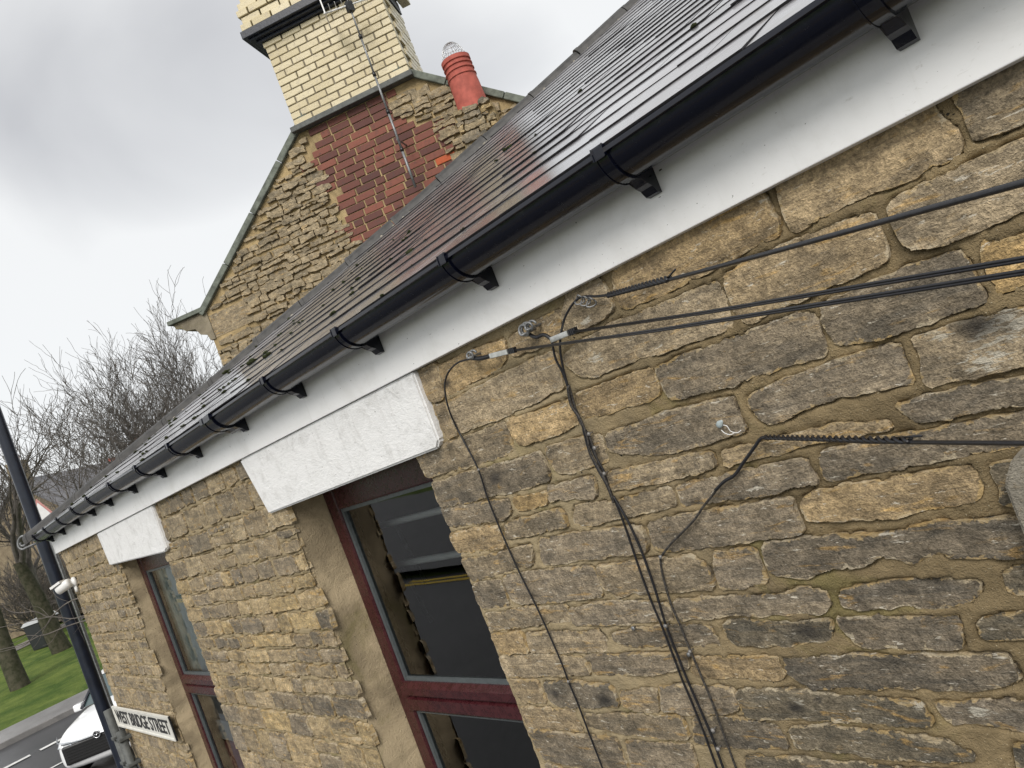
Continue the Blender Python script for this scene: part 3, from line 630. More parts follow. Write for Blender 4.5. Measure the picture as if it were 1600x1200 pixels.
# --- windows
def window(w, label, ztr, interior):
    wn_ = bpy.data.objects.new('window', None); wn_.location = ((w['x0'] + w['x1']) / 2, w['d'], w['z0']); link(wn_, cottage); wn_.matrix_parent_inverse = cottage.matrix_basis.inverted(); wn_['label'] = label
    x0, x1, z0, z1, d = w['x0'], w['x1'], w['z0'], w['z1'], w['d']; 
    def P(nm, mb, mat, sm=False): 
        o = bpy.data.objects.new(nm, mesh_of(mb.v, mb.f, mat, sm)); link(o, wn_); o.matrix_parent_inverse = wmat(wn_).inverted(); return o
    # rendered reveals and sill
    n = 40; zz = np.linspace(z0, z1 + .01, n + 1); wob = .006 * vn(zz * 30, zz * 0 + 3, 8); mb = MB()
    vs = [];  
    for i, z in enumerate(zz): vs += [(x0 - .03, .003, z), (x0 - .003 + wob[i] * .8, .004, z), (x0 + .012 + .004 * math.sin(z * 9), d + .07, z)]
    mb.add(vs, [(3 * i + k, 3 * i + k + 1, 3 * i + 4 + k, 3 * i + 3 + k) for i in range(n) for k in (0, 1)])
    P('reveal', mb, MT['render'], False)
    P('reveal', MB().box((x1 + .001, .0, z0), (x1 + .05, d + .07, z1 + .01)), MT['render'])
    P('sill', MB().box((x0 - .08, -.05, z0 - .12), (x1 + .08, d + .06, z0 - .001), bev=.006), MT['jamb'])
    fw = .082; mb = MB()
    for a, b in (((x0 + .012, d, z0), (x0 + .012 + fw, d + .07, z1)), ((x1 - .012 - fw, d, z0), (x1 - .012, d + .07, z1)), ((x0 + .012 + fw + .001, d + .001, z1 - fw - .02), (x1 - .012 - fw - .001, d + .07, z1 - .001)), ((x0 + .012 + fw + .001, d + .001, z0), (x1 - .013 - fw, d + .07, z0 + fw))): mb.box(a, b, bev=.007)
    P('frame', mb, MT['frame'])
    xa, xb = x0 + .012 + fw, x1 - .012 - fw
    prof = [(d - .002, ztr - .118), (d - .016, ztr - .105), (d - .016, ztr - .062), (d - .004, ztr - .056), (d - .004, ztr - .050), (d - .018, ztr - .044), (d - .018, ztr - .016), (d + .005, ztr), (d + .06, ztr), (d + .06, ztr - .118)]
    mb = MB(); mb.prism(prof, 'x', xa - .003, xb + .003); P('transom', mb, MT['frame'])
    gy = d + .022
    mb = MB()
    for (a, b, c, e) in ((xa, xb, ztr, z1 - fw - .02), (xa, xb, z0 + fw, ztr - .118)):
        mb.box((a, gy - .012, c), (a + .016, gy + .01, e)); mb.box((b - .016, gy - .012, c), (b, gy + .01, e)); mb.box((a + .0161, gy - .011, c), (b - .0161, gy + .01, c + .014)); mb.box((a + .0161, gy - .011, e - .014), (b - .0161, gy + .01, e))
    P('glazing_gasket', mb, MT['bead'])
    for c, e in ((ztr + .012, z1 - fw - .032), (z0 + fw + .012, ztr - .13)): P('pane', MB().add([(xa + .014, gy, c), (xb - .014, gy, c), (xb - .014, gy, e), (xa + .014, gy, e)], [(0, 1, 2, 3)]), MT['glass'])
    return wn_, P
w1, P1 = window(W1, 'near burgundy framed window with dark glass under the long lintel', 2.745, None)
w2, P2 = window(W2, 'far burgundy framed window with pale and red stand-ins for reflections', 2.752, None)
# rooms behind the panes
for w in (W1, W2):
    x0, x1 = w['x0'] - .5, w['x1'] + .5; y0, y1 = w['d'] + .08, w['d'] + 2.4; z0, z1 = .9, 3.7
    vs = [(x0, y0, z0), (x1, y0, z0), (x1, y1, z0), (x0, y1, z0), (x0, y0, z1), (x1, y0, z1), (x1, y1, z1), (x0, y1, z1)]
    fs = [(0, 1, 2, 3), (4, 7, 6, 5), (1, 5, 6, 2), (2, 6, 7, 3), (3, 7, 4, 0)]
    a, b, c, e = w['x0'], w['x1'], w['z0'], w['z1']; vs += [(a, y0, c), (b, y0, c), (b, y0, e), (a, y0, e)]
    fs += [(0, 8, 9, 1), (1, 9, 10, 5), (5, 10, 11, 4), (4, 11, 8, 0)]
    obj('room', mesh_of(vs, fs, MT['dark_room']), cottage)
for z, yy, xa in ((3.325, .36, -2.86), (3.150, .36, -2.93)):  # tubes added in place of the bright bars reflected in the glass
    r = empty('window_reflection_bar', (-2.2, yy, z), 'upper grey tube rail behind the near window' if z > 3.3 else 'lower grey tube rail behind the near window', 'rail', 'rails behind the near window')
    MB().tube([(xa, yy, z), (-2.05, yy, z)], .014, 8).build('tube', MT['white'], r, True)
    mb = MB()
    for xx in (xa + .02, -2.08): mb.tube([(xx, yy, z), (xx, yy + .05, z - .02), (xx, yy + .09, z - .3)], .008, 6)
    mb.build('upright', MT['steel'], r, True)
# far window: blind and board, plus a sheet and block added for reflections
mb = MB(); vs = []; nn = 70  # wavy sheet coloured like the pale reflection in the upper pane
for i in range(nn + 1):
    x = -5.62 + 1.0 * i / nn; yy = W2['d'] + .075 + .010 * math.sin(i * 1.3) + .012 * math.sin(i * 2.9)
    vs += [(x, yy, 2.70), (x, yy, 3.55)]
mb.add(vs, [(2 * i, 2 * i + 2, 2 * i + 3, 2 * i + 1) for i in range(nn)]); c = mb.build('curtain', MT['curtain'], None, True); tag(c, 'pale gathered net curtain inside the upper pane of the far window', 'curtain')
m = MB(); m.box((-5.75, W2['d'] + .10, 2.405), (-4.55, W2['d'] + .12, 2.66), bev=.004); c = m.build('blind', MT['blind']); tag(c, 'grey fabric blind inside the lower pane of the far window', 'blind')
m = MB(); m.box((-5.75, W2['d'] + .09, 2.265), (-4.55, W2['d'] + .14, 2.40), bev=.01); c = m.build('white_board', MT['white']); tag(c, 'white board below the blind in the far window', 'board')
m = MB(); m.box((-5.6, W2['d'] + .09, 1.85), (-4.6, W2['d'] + .2, 2.255), bev=.03); c = m.build('red_reflection_block', MT['pinkred']); tag(c, 'faded red cushion at the bottom of the far window', 'cushion')  # red block added in place of a reflection in the lower pane

# --- roof: hipped, slated
TP = .52; EY, EZ = -.13, 3.974
def rz(y): return EZ + .465 * (y - EY) + .0125 * (y - EY) ** 2        # the old rafters sag a little
HX = WX0 - .03                                    # eaves corner where the hip starts (x) at y = EY
RY = 4.15; XR = HX + (RY - EY)
vs = []; fs = []; nr = 16
for k in range(nr + 1):
    y = EY + .1 + (RY - EY - .1) * k / nr; vs += [(HX + (y - EY), y, rz(y) - .03), (WX1, y, rz(y) - .03), (HX + (y - EY), 8.4 - (y - EY - .1), rz(y) - .03), (WX1, 8.4 - (y - EY - .1), rz(y) - .03)]
for k in range(nr): a = 4 * k; fs += [(a, a + 1, a + 5, a + 4), (a + 2, a + 6, a + 7, a + 3), (a, a + 4, a + 6, a + 2)]
roof = obj('roof', mesh_of(vs, fs, MT['farroof']), cottage)
G = .178; TH = .0042; NS = math.hypot(1, TP); upv = Vector((0, 1 / NS, TP / NS)); nrm = Vector((0, -TP / NS, 1 / NS))
slates = []
for k in range(24):
    y0 = EY - .012 + G * k; x = WX1 - (.15 if k % 2 else 0)
    while x > HX + (y0 - EY) - .05:
        w = .30; xa, xb = x - w + .0018, x - .0018; y1 = min(y0 + G * 1.25, RY)
        sgn = lambda xx, yy: xx - (HX + (yy - EY) + .02)
        poly = [(xa, y0), (xb, y0), (xb, y1), (xa, y1)]; out = []
        for i in range(4):
            p, q = poly[i], poly[(i + 1) % 4]; sp, sq = sgn(*p), sgn(*q)
            if sp >= 0: out.append(p)
            if (sp >= 0) != (sq >= 0): t = sp / (sp - sq); out.append((p[0] + (q[0] - p[0]) * t, p[1] + (q[1] - p[1]) * t))
        x -= w
        if len(out) < 3: continue
        lift = random.uniform(0, .0012) + (.004 if random.random() < .03 else 0); tw = random.uniform(-.0008, .0008); sh = random.uniform(-.004, .004)
        def S(p, top):
            f = (p[1] - y0) / (G * 1.25); h = (TH * 1.15 + lift) * (1 - f) + (p[0] - x) * tw * 4 + .001
            v = Vector((p[0], p[1] + (sh if p[1] == y0 else 0), rz(p[1]))) + nrm * (h + (TH if top else 0)); return v[:]
        n = len(out); vs = [S(p, 0) for p in out] + [S(p, 1) for p in out]
        fs = [tuple(range(n))[::-1], tuple(range(n, 2 * n))] + [(i, (i + 1) % n, n + (i + 1) % n, n + i) for i in range(n)]
        pr = [proj(v) for v in vs[n:]]; ar = abs(sum(pr[i][0] * pr[(i + 1) % n][1] - pr[(i + 1) % n][0] * pr[i][1] for i in range(n))) / 2
        vis = any(-20 < a < 1620 and -20 < b < 1220 for a, b in pr); slates.append((ar if vis else 0, vs, fs))
slates.sort(key=lambda s: -s[0]); mb = MB()
for i, (a, vs, fs) in enumerate(slates):
    if i < 299 and a > 0:
        me = mesh_of(vs, fs, MT['slate']); me.materials.append(MT['slate_edge'])
        for pi, pg in enumerate(me.polygons): pg.material_index = 0 if pi < 2 else 1
        obj('slate', me, roof)
    else: mb.add(vs, fs)
o = mb.build('slating', MT['slate'], roof); o['kind'] = 'stuff'
# moss tufts along the slate edges
mb = MB(); rnd = random.Random(5)
for i in range(95):
    k = rnd.choice([0, 1, 1, 2, 2, 3, 3, 4, 4, 5, 6, 7, 8, 9]); y = EY - .012 + G * k - .004; xx = HX + (y - EY) + .15 + abs(rnd.gauss(0, 1)) * 2.6
    if rnd.random() < .35: xx = rnd.gauss(-3.6, .7)
    if xx > .2: continue
    s = rnd.uniform(.003, .008) * (1.9 if rnd.random() < .12 else 1) * (1.25 if xx < -2 else .6); c = Vector((xx, y, rz(y))) + nrm * .012
    for q in range(rnd.randint(1, 3)):
        bm = bmesh.new(); bmesh.ops.create_icosphere(bm, subdivisions=1, radius=s)
        cc = c + Vector((rnd.uniform(-2.5, 2.5) * s, rnd.uniform(-.8, .8) * s, 0)); vs = [(cc + Vector((v.co.x * rnd.uniform(1, 1.9), v.co.y * rnd.uniform(.8, 1.4), v.co.z * rnd.uniform(.5, .9))))[:] for v in bm.verts]
        bm.verts.index_update(); mb.add(vs, [[v.index for v in f.verts] for f in bm.faces]); bm.free()
o = mb.build('moss', MT['moss'], roof, True); o['kind'] = 'stuff'
# half-round hip tiles
HD = Vector((1, 1, TP)).normalized(); HS = Vector((1, -1, 0)).normalized(); HU = HS.cross(HD).normalized()
if HU.z < 0: HU = -HU
h0 = Vector((HX, EY, EZ + .004)); TL = .46
def hp(s_):
    t = s_ / math.sqrt(2 + TP * TP); return Vector((HX + t, EY + t, rz(EY + t) + .004))
for i in range(15):
    a = hp(TL * i + (0 if i else -.03)); b_ = hp(TL * (i + 1) - .006); R0 = .098 + random.uniform(-.003, .003); vs = []; n = 12; dz = random.uniform(-.006, .006)
    for p, R in ((a, R0 + .004), (a + HD * .03, R0 + .004), (a + HD * .032, R0), (b_, R0 - .004)):
        for rr in (R, R - .016):
            for k in range(n + 1): t = math.pi * k / n; vs.append((p + HS * (math.cos(t) * rr) + HU * (math.sin(t) * rr * .95 - .045 + dz))[:])
    m_ = n + 1; fs = []
    for s in range(3):
        for k in range(n):
            A = s * 2 * m_; B = (s + 1) * 2 * m_; fs += [(A + k, A + k + 1, B + k + 1, B + k), (A + m_ + k, B + m_ + k, B + m_ + k + 1, A + m_ + k + 1)]
    for A in (0, 6 * m_):
        for k in range(n): fs.append((A + k, A + m_ + k, A + m_ + k + 1, A + k + 1))
    obj('hip_tile', mesh_of(vs, fs, MT['tile'], False), roof)
mb = MB(); rnd = random.Random(8)
for i in range(90):                                # bedding mortar squeezed out under the hip tiles
    p = hp(rnd.uniform(.1, 6.4)) + HS * .098 + HU * rnd.uniform(-.052, -.036); s = rnd.uniform(.006, .016)
    bm = bmesh.new(); bmesh.ops.create_icosphere(bm, subdivisions=1, radius=s); bm.verts.index_update()
    mb.add([(p + Vector((v.co.x * rnd.uniform(.8, 2), v.co.y * rnd.uniform(.8, 2), v.co.z * .8)))[:] for v in bm.verts], [[v.index for v in f.verts] for f in bm.faces]); bm.free()
o = mb.build('bedding', MT['bedding'], roof, True); o['kind'] = 'stuff'
# scrolled hip iron at the foot of the hip
c0 = h0 - HD * .10 + Vector((0, 0, .02)); sp = []
for i in range(60):
    t = i / 59; a = -math.pi * .5 + t * math.pi * 2.6; r = .052 * (1 - .55 * t); sp.append(c0 + Vector((-.0, 0, 0)) + (HD * (-math.cos(a) * r) + Vector((0, 0, 1)) * (math.sin(a) * r + .0)))
iron = MB().tube([h0 + HD * .25 + HU * -.04, h0 - HD * .02 + HU * -.06] + sp, .009, 8).build('hip_iron', MT['steel'], roof, True)

# --- gutter with its brackets
GC = (-.094, 3.975); GR = .057
prof = [(GC[0] + math.cos(t) * GR, GC[1] + math.sin(t) * GR * 1.0) for t in np.linspace(math.pi, 2 * math.pi, 25)]
prof = [(GC[0] - GR - .004, GC[1] + .004), (GC[0] - GR - .006, GC[1] - .005)] + prof[1:] + [(GC[0] + GR, GC[1] + .006)] + [(GC[0] + math.cos(t) * (GR - .003), GC[1] + math.sin(t) * (GR - .003)) for t in np.linspace(2 * math.pi, math.pi, 25)] + [(GC[0] - GR + .003, GC[1] + .004)]
def sag(x): return -.012 * math.exp(-((x + 2.3) / 1.6) ** 2) + .004 * math.sin(x * 2.1)
vs = []; fs = []; xs_ = np.linspace(HX - .02, WX1, 60); n = len(prof)
for x in xs_: vs += [(x, p[0], p[1] + sag(x)) for p in prof]
for i in range(len(xs_) - 1): fs += [(i * n + k, i * n + (k + 1) % n, (i + 1) * n + (k + 1) % n, (i + 1) * n + k) for k in range(n)]
me = mesh_of(vs, fs, MT['gutter'], True); gut = obj('gutter', me, cottage)
md = gut.modifiers.new('e', 'EDGE_SPLIT'); md.split_angle = math.radians(45)
m = MB(); m.prism([(GC[0] + math.cos(t) * (GR + .001), GC[1] + math.sin(t) * (GR + .001)) for t in np.linspace(math.pi, 2 * math.pi, 17)], 'x', HX - .028, HX - .018); m.build('stop_end', MT['gutter'], gut)
def bracket_profile(R, foot):
    arc = [(GC[0] + math.cos(t) * R, GC[1] + math.sin(t) * R) for t in np.linspace(math.pi, math.pi * 1.56, 14)]
    inn = [(GC[0] + math.cos(t) * (GR + .0005), GC[1] + math.sin(t) * (GR + .0005)) for t in np.linspace(2 * math.pi, math.pi, 20)]
    ft = [(-.068, GC[1] - .072), (-.056, GC[1] - .078), (-.046, foot - .004), (-.0325, foot - .006), (-.0325, GC[1] + .004)]
    return [(GC[0] - R - .006, GC[1] + .002), (GC[0] - R - .006, GC[1] - .012)] + arc[1:] + ft + inn + [(GC[0] - GR - .001, GC[1] + .010), (GC[0] - R - .004, GC[1] + .012)]
BX = [.07, -.305, -.785, -1.285, -1.82, -2.335, -2.86, -3.39, -3.915, -4.435, -4.955, -5.39, -5.86, -6.355, -6.80]
for i, x in enumerate(BX + [.7, 1.3]):
    m = MB(); s = sag(x)
    def slab(xa, xb, R, foot):
        b0 = len(m.v); m.prism([(p[0], p[1] + s) for p in bracket_profile(R, foot)], 'x', xa, xb)
    if i == 6:
        slab(x - .028, x, GR + .007, 3.888); slab(x - .105, x - .08, GR + .006, 3.91); slab(x - .079, x - .029, GR + .0035, 3.915)
    else:
        slab(x - .032, x - .008, GR + .0028, 3.888); slab(x - .0345, x - .0321, GR + .0048, 3.888); slab(x - .0079, x - .0055, GR + .0048, 3.888)
        m.box((x - .030, GC[0] - GR - .009, GC[1] - .012 + s), (x - .010, GC[0] - GR + .002, GC[1] + .010 + s), bev=.002)
    o = m.build('gutter_union' if i == 6 else 'gutter_bracket', MT['gutter'], gut)

# ================================================================ THE GABLE HOUSE BEHIND
GU = Vector((.808, .589, 0)).normalized(); GN = Vector((.589, -.808, 0)).normalized(); GO = Vector((-6.0568, 3.592, 0))
gable = empty('gable_house', GO, 'stone gable house with cream brick chimney rising behind the slate roof', 'building')
GM = frame_m(GO, GU, -GN, (0, 0, 1))               # local x = along the gable, local y = into the house, z = up
APEX, SLOPE = 7.55, .775
def gtop(u): return APEX - SLOPE * abs(u - .05)
mb = MB(); mb.prism([(-2.34, 0), (2.44, 0), (2.44, gtop(2.44)), (.05, APEX), (-2.34, gtop(-2.34))], 'y', -.025, .35, GM); gwall = mb.build('wall', mortar_material('yellow_lime_mortar', (.40, .30, .16)), gable)
gcol = [(.36, .28, .16), (.30, .235, .15), (.42, .31, .155), (.26, .215, .15), (.22, .19, .145), (.46, .33, .15)]
hiu = lambda z: .50 + .16 * math.sin(z * 9) if z > 6.55 else .78
lou = lambda z: -.56 if z > 6.25 else -.56 + (6.25 - z) * .30
# rubble: uneven courses of split stone
def rubble(us, ue, z0, z1, skip):
    z = z0
    while z < z1:
        h = random.uniform(.038, .088); u = us - random.uniform(0, .2)
        while u < ue:
            w = random.uniform(.08, .27); ua, ub = max(u, us), min(u + w, ue); u += w
            zc = z + h / 2; uc = (ua + ub) / 2
            if ub - ua < .05 or skip(uc, zc, ua, ub) : continue
            dz = random.uniform(-.012, .012); yield (ua + .004, ub - .004, z + .003 + dz, z + h - .003 + dz)
        z += h
rst = MB(); cnt = 0
def g_skip(u, z, a, b):
    if z + .03 > gtop(a) or z + .03 > gtop(b) or z > 6.96 and -.75 < u < .85: return True
    if z < 4.3: return True
    if lou(z) - .02 < u < hiu(z) and z < 7.06: return True
    if -2.3 < u < -1.78 and 5.35 < z < 5.68: return True        # the dressed block by the kneeler
    return False
for (ua, ub, za, zb) in rubble(-2.33, 2.43, 4.3, 7.3, g_skip):
    poly = rect_stone(ua, ub, za, zb, .012); V, fs = stone_geo(poly, .026, random.uniform(.006, .035), random.randint(0, 50), .006, 1.5, .03); V = V + np.array([0, -.036, 0])
    if not fs: continue
    fs = orient(V, fs); V = np.array([(GM @ Vector(v))[:] for v in V]); cnt += 1
    if cnt < 290: obj('stone', mesh_of(V, fs, MT['stone'], False), gwall, color=random.choice(gcol))
    else: rst.add(V, fs)
if rst.v: o = rst.build('stonework', MT['stone'], gwall, False, color=(.33, .26, .16)); o['kind'] = 'stuff'
V, fs = stone_geo(rect_stone(-2.30, -1.80, 5.40, 5.66, .004), .03, .03, 4, .004, .7, .04); fs = orient(V, fs); V = np.array([(GM @ Vector(v))[:] for v in V])
o = obj('dressed_block', mesh_of(V, fs, MT['stone'], True), gwall, color=(.40, .31, .19)); o['label'] = 'large smooth dressed block beside the kneeler'
# bricks: shared mesh data
def brick_mesh(w, h, d, mat, b=.005):
    m = MB().box((-w / 2, -d / 2, -h / 2), (w / 2, d / 2, h / 2), bev=b); return mesh_of(m.v, m.f, mat)
BR = {}
def brick(parent, u, z, w, mat, y=0.0, h=.065, d=.1, rot=0.0, loc=None):
    k = (round(w, 2), mat, h, d)
    if k not in BR: BR[k] = brick_mesh(k[0], h, d, MT[mat])
    o = bpy.data.objects.new('brick', BR[k]); link(o, parent)
    m = GM @ Matrix.Translation((u + random.uniform(-.002, .002), y + random.uniform(-.003, .003), z)) @ Matrix.Rotation(rot, 4, 'Z') @ Matrix.Rotation(random.uniform(-.008, .008), 4, 'Y')
    o.matrix_parent_inverse = wmat(parent).inverted(); o.matrix_basis = m; return o
z = 4.62; row = 0
while z < 7.0:
    lo, hi = lou(z), hiu(z); u = lo + random.choice([-.18, -.1, 0, .06]) ; row += 1
    if row % 2: u += .1
    while u < hi:
        w = .215 if random.random() < .72 else .105
        if z + .04 < gtop(u) - .03: brick(gwall, u + w / 2, z, w, 'redhot' if random.random() < .02 else 'red', .008, .066, .09)
        u += w + .011
    z += .0755
# chimney stack
CU0, CU1, CZ0, CZ1 = -.612, .715, 7.06, 7.945; CD = .62
stack = MB().box((CU0 + .004, -.070, CZ0 - .05), (CU1 - .008, CD - .01, 8.62), GM).build('chimney_stack', mortar_material('dark_chimney_mortar', (.24, .21, .16)), gable)
z = CZ0 + .04; k = 0
while z < CZ1:
    W_ = CU1 - CU0; u = CU0; first = True
    while u < CU1 - .02:
        w = (.105 if (k % 2 and first) else .215); first = False; w = min(w, CU1 - u)
        brick(stack, u + w / 2, z, w, 'cream', -.03, .0635, .1); u += w + .0095
    y = .035 + (.0 if k % 2 else .11)
    while y < CD: w = min(.215, CD - y); w > .05 and brick(stack, CU1 - .035, z, round(w, 2), 'cream', y + w / 2, .0635, .1, math.pi / 2); y += w + .0095
    z += .0738; k += 1
def ledge(name, out, z0, z1, mat): return MB().box((CU0 - out, -.08 - out, z0), (CU1 + min(out, .02), CD + min(out, .02), z1), GM, bev=.006).build(name, MT[mat], stack)
ledge('lead_tray', .045, 7.005, 7.062, 'lead')
ledge('moulded_course', .10, 8.02, 8.045, 'navy'); ledge('moulded_course', .145, 8.046, 8.125, 'navy'); ledge('moulded_course', .05, 7.99, 8.019, 'navy')
u = CU0 - .01
while u < CU1: w = min(.215, CU1 + .01 - u); brick(stack, u + w / 2, 7.962, round(w, 2), 'cream', -.045, .05, .1); u += w + .009
for k, z in enumerate((8.165, 8.24, 8.315, 8.39, 8.465)):
    out = (.125, .10, .12, .095, .06)[k]; u = CU0 - out + (.0 if k % 2 else -.09)
    while u < CU1 + out:
        a = max(u, CU0 - out); b_ = min(u + .215, CU1 + out)
        if b_ - a > .06: brick(stack, (a + b_) / 2, z, round(b_ - a, 2), 'cream', -.03 - out, .066, .1)
        u += .225
    y = .03 - out
    while y < CD: brick(stack, CU1 + out - .05, z, .215, 'cream', y + .11, .066, .1, math.pi / 2); y += .225
ledge('cap_fill', .05, 8.15, 8.5, 'lead')
mb = MB()
for q in range(26): bm = bmesh.new(); bmesh.ops.create_icosphere(bm, subdivisions=1, radius=random.uniform(.05, .09)); c = GM @ Vector((random.uniform(CU0, CU1), random.uniform(0, .4), 8.52)); bm.verts.index_update(); mb.add([(c + v.co * random.uniform(.8, 1.2))[:] for v in bm.verts], [[v.index for v in f.verts] for f in bm.faces]); bm.free()
o = mb.build('flaunching', MT['bedding'], stack, True); o['kind'] = 'stuff'
# coping along the gable slopes, pieces end to end, and the kneeler
ang = math.atan(SLOPE)
for side in (-1, 1):
    ulim = -2.36 if side < 0 else 2.46; L_ = abs(ulim - .05) / math.cos(ang); n = 5
    for k in range(n):
        a = L_ * k / n + .004; b_ = L_ * (k + 1) / n - .004
        if b_ * math.cos(ang) < .52: continue
        m_ = GM @ Matrix.Translation((.05, 0, APEX + .015)) @ (Matrix.Rotation(ang if side > 0 else math.pi - ang, 4, 'Y'))
        mm = MB(); s_ = 1 if side > 0 else -1; mm.box((a, -.075, -.035), (b_, .40, .035), m_, bev=.008); mm.build('coping_stone', MT['coping'], gable)
k_ = MB(); k_.prism([(-2.72, 5.715), (-2.30, 5.715), (-2.30, 5.40), (-2.36, 5.40), (-2.38, 5.47), (-2.45, 5.50), (-2.49, 5.58), (-2.60, 5.60), (-2.64, 5.645), (-2.70, 5.66)], 'y', -.04, .34, GM); k_.build('kneeler', mortar_material('grey_tan_kneeler', (.26, .225, .165)), gable)
k_ = MB(); k_.box((-2.76, -.08, 5.718), (-2.32, .38, 5.765), GM, bev=.006); k_.build('kneeler_cap', MT['coping'], gable)
# roof slopes going back from the gable
for side in (-1, 1):
    ulim = -2.5 if side < 0 else 2.6; zz = gtop(ulim); rb = MB(); vs = [(.05, .36, APEX - .03), (ulim, .36, zz - .03), (ulim, 9, zz - .03), (.05, 9, APEX - .03)]; vs += [(a, b, c - .08) for a, b, c in vs]
    rb.add([(GM @ Vector(v))[:] for v in vs], [(0, 1, 2, 3), (7, 6, 5, 4), (0, 4, 5, 1), (1, 5, 6, 2), (2, 6, 7, 3)]); rb.build('roof_slope', MT['farroof'], gable)
mb = MB(); mb.box((-2.32, .36, 0), (2.42, 9, 5.4), GM); mb.build('house_body', MT['farwall'], gable)
# low stub stack in front of the right shoulder, with its terracotta pot
stub = MB().box((1.0, -.36, 4.5), (1.38, -.03, 6.345), GM).build('stub_stack', mortar_material('stub_mortar', (.40, .30, .16)), gable)
cnt = 0
for (ua, ub, za, zb) in rubble(1.0, 1.38, 5.9, 6.34, lambda *a: False):
    V, fs = stone_geo(rect_stone(ua, ub, za, zb, .01), .03, .03, random.randint(0, 50), .008, 3.0, .04)
    if fs: fs = orient(V, fs); V = np.array([(GM @ Vector((v[0], v[1] - .375, v[2])))[:] for v in V]); obj('stone', mesh_of(V, fs, MT['stone'], True), stub, color=random.choice(gcol))
potc = GM @ Vector((1.19, -.20, 6.345))
mp_ = Matrix.Translation(potc)
pot = MB().lathe([(.155, 0), (.152, .05), (.143, .30), (.139, .36), (.148, .365), (.148, .375), (.137, .382), (.136, .42), (.147, .425), (.147, .435), (.135, .442), (.134, .47), (.146, .475), (.146, .485), (.134, .492), (.133, .515), (.145, .52), (.145, .56), (.115, .56), (.112, .45)], 32, mp_).build('chimney_pot', MT['terracotta'], stub, True)
md = pot.modifiers.new('e', 'EDGE_SPLIT'); md.split_angle = math.radians(40)
cg = MB()
for k in range(10):
    a = math.pi * k / 10; cg.tube([potc + Vector((math.cos(a) * math.cos(t) * .118, math.sin(a) * math.cos(t) * .118, .55 + math.sin(t) * .19)) for t in np.linspace(0, math.pi, 15)], .0022, 4)
for j in range(1, 6):
    t = j * math.pi / 12; cg.tube([potc + Vector((math.cos(a) * math.cos(t) * .118, math.sin(a) * math.cos(t) * .118, .55 + math.sin(t) * .19)) for a in np.linspace(0, 2 * math.pi, 21)], .0022, 4, False)
o = cg.build('bird_guard', MT['wire'], pot, True); o['label'] = 'domed wire bird guard'
# television aerial on its pole
mB = Vector(on_y(655, 275, 0)); 
aer_b = GM @ Vector((.40, -.32, 5.9)); aer_t = GM @ Vector((.43, -.32, 7.86))
aer = empty('television_aerial', aer_b, 'thin jointed grey aerial pole standing in front of the red brick gable', 'aerial')
for k in range(5):
    a = aer_b.lerp(aer_t, k / 5); c = aer_b.lerp(aer_t, (k + 1) / 5); MB().tube([a, c], .0135 - .0012 * k, 8).build('pole', MT['steel'], aer, True)
    MB().tube([c - (c - a).normalized() * .02, c + (c - a).normalized() * .02], .018, 8).build('joint', MT['black'], aer, True)
hd = MB(); top = aer_t + Vector((0, 0, -.06)); ax = (GU * .96 - GN * .25).normalized(); hd.tube([top - ax * .26, top + ax * .26], .008, 6)
for k in range(9):
    p = top + ax * (-.25 + .0625 * k); cr_ = Vector((0, 0, 1)).cross(ax); hd.tube([p - cr_ * .10 + Vector((0, 0, .02)), p + cr_ * .10 + Vector((0, 0, .02))], .0035, 5)
hd.build('boom', MT['white'], aer, True)
pl = MB()
for sgn in (1, -1): pl.box((-.012, -.16, -.09), (.0, .16, .09), Matrix.Translation(top - ax * .24 * sgn + Vector((0, 0, .0))) @ ax.to_track_quat('X', 'Z').to_matrix().to_4x4()) if sgn > 0 else None
pl.build('reflector', MT['white'], aer)
MB().box((-.03, -.03, -.05), (.03, .03, .05), Matrix.Translation(top + Vector((0, 0, -.02)))).build('clamp', MT['black'], aer)
MB().tube([aer_b + Vector((0, 0, .5)), GM @ Vector((.40, -.02, 6.42))], .01, 6).build('wall_bracket', MT['steel'], aer)

# ================================================================ CABLES ON THE WALL
def wp(px, py, y=-.016): return Vector(on_y(px, py, y))
def rp(px, py, f): v = ray(px, py); t = (0 - CAM[1]) / v[1]; return Vector(CAM + v * t * f)
def cable(label, loc):
    return empty('cable', loc, label, 'cable', 'black cables on the stone wall')
def run(parent, pts, r, name='sheath', mat='cable', per=10, n=8): return MB().tube(spline([tuple(p) for p in pts], per), r, n).build(name, MT[mat], parent, True)
def twist(parent, a, b, r, turns, name='twisted_grip', strands=2, mat='cable'):
    a, b = Vector(a), Vector(b); t = (b - a).normalized(); nx = t.orthogonal().normalized(); ny = t.cross(nx); mb = MB()
    for s in range(strands):
        mb.tube([a.lerp(b, i / (turns * 10)) + (nx * math.cos(2 * math.pi * (i / 10 + s / strands)) + ny * math.sin(2 * math.pi * (i / 10 + s / strands))) * r for i in range(turns * 10 + 1)], r * .85, 6)
    return mb.build(name, MT[mat], parent, True)
def clip(parent, px, py, y=-.022, s=.0042):
    p = wp(px, py, y); m = MB(); m.lathe([(s * .2, -.5 * s), (s, -.3 * s), (s * 1.1, .3 * s), (s * .5, .9 * s)], 10, Matrix.Translation(p) @ Matrix.Rotation(math.pi / 2, 4, 'X')); m.tube([p + Vector((0, .014, 0)), p], s * .35, 6)
    return m.build('cable_clip', MT['clip'], parent, True)
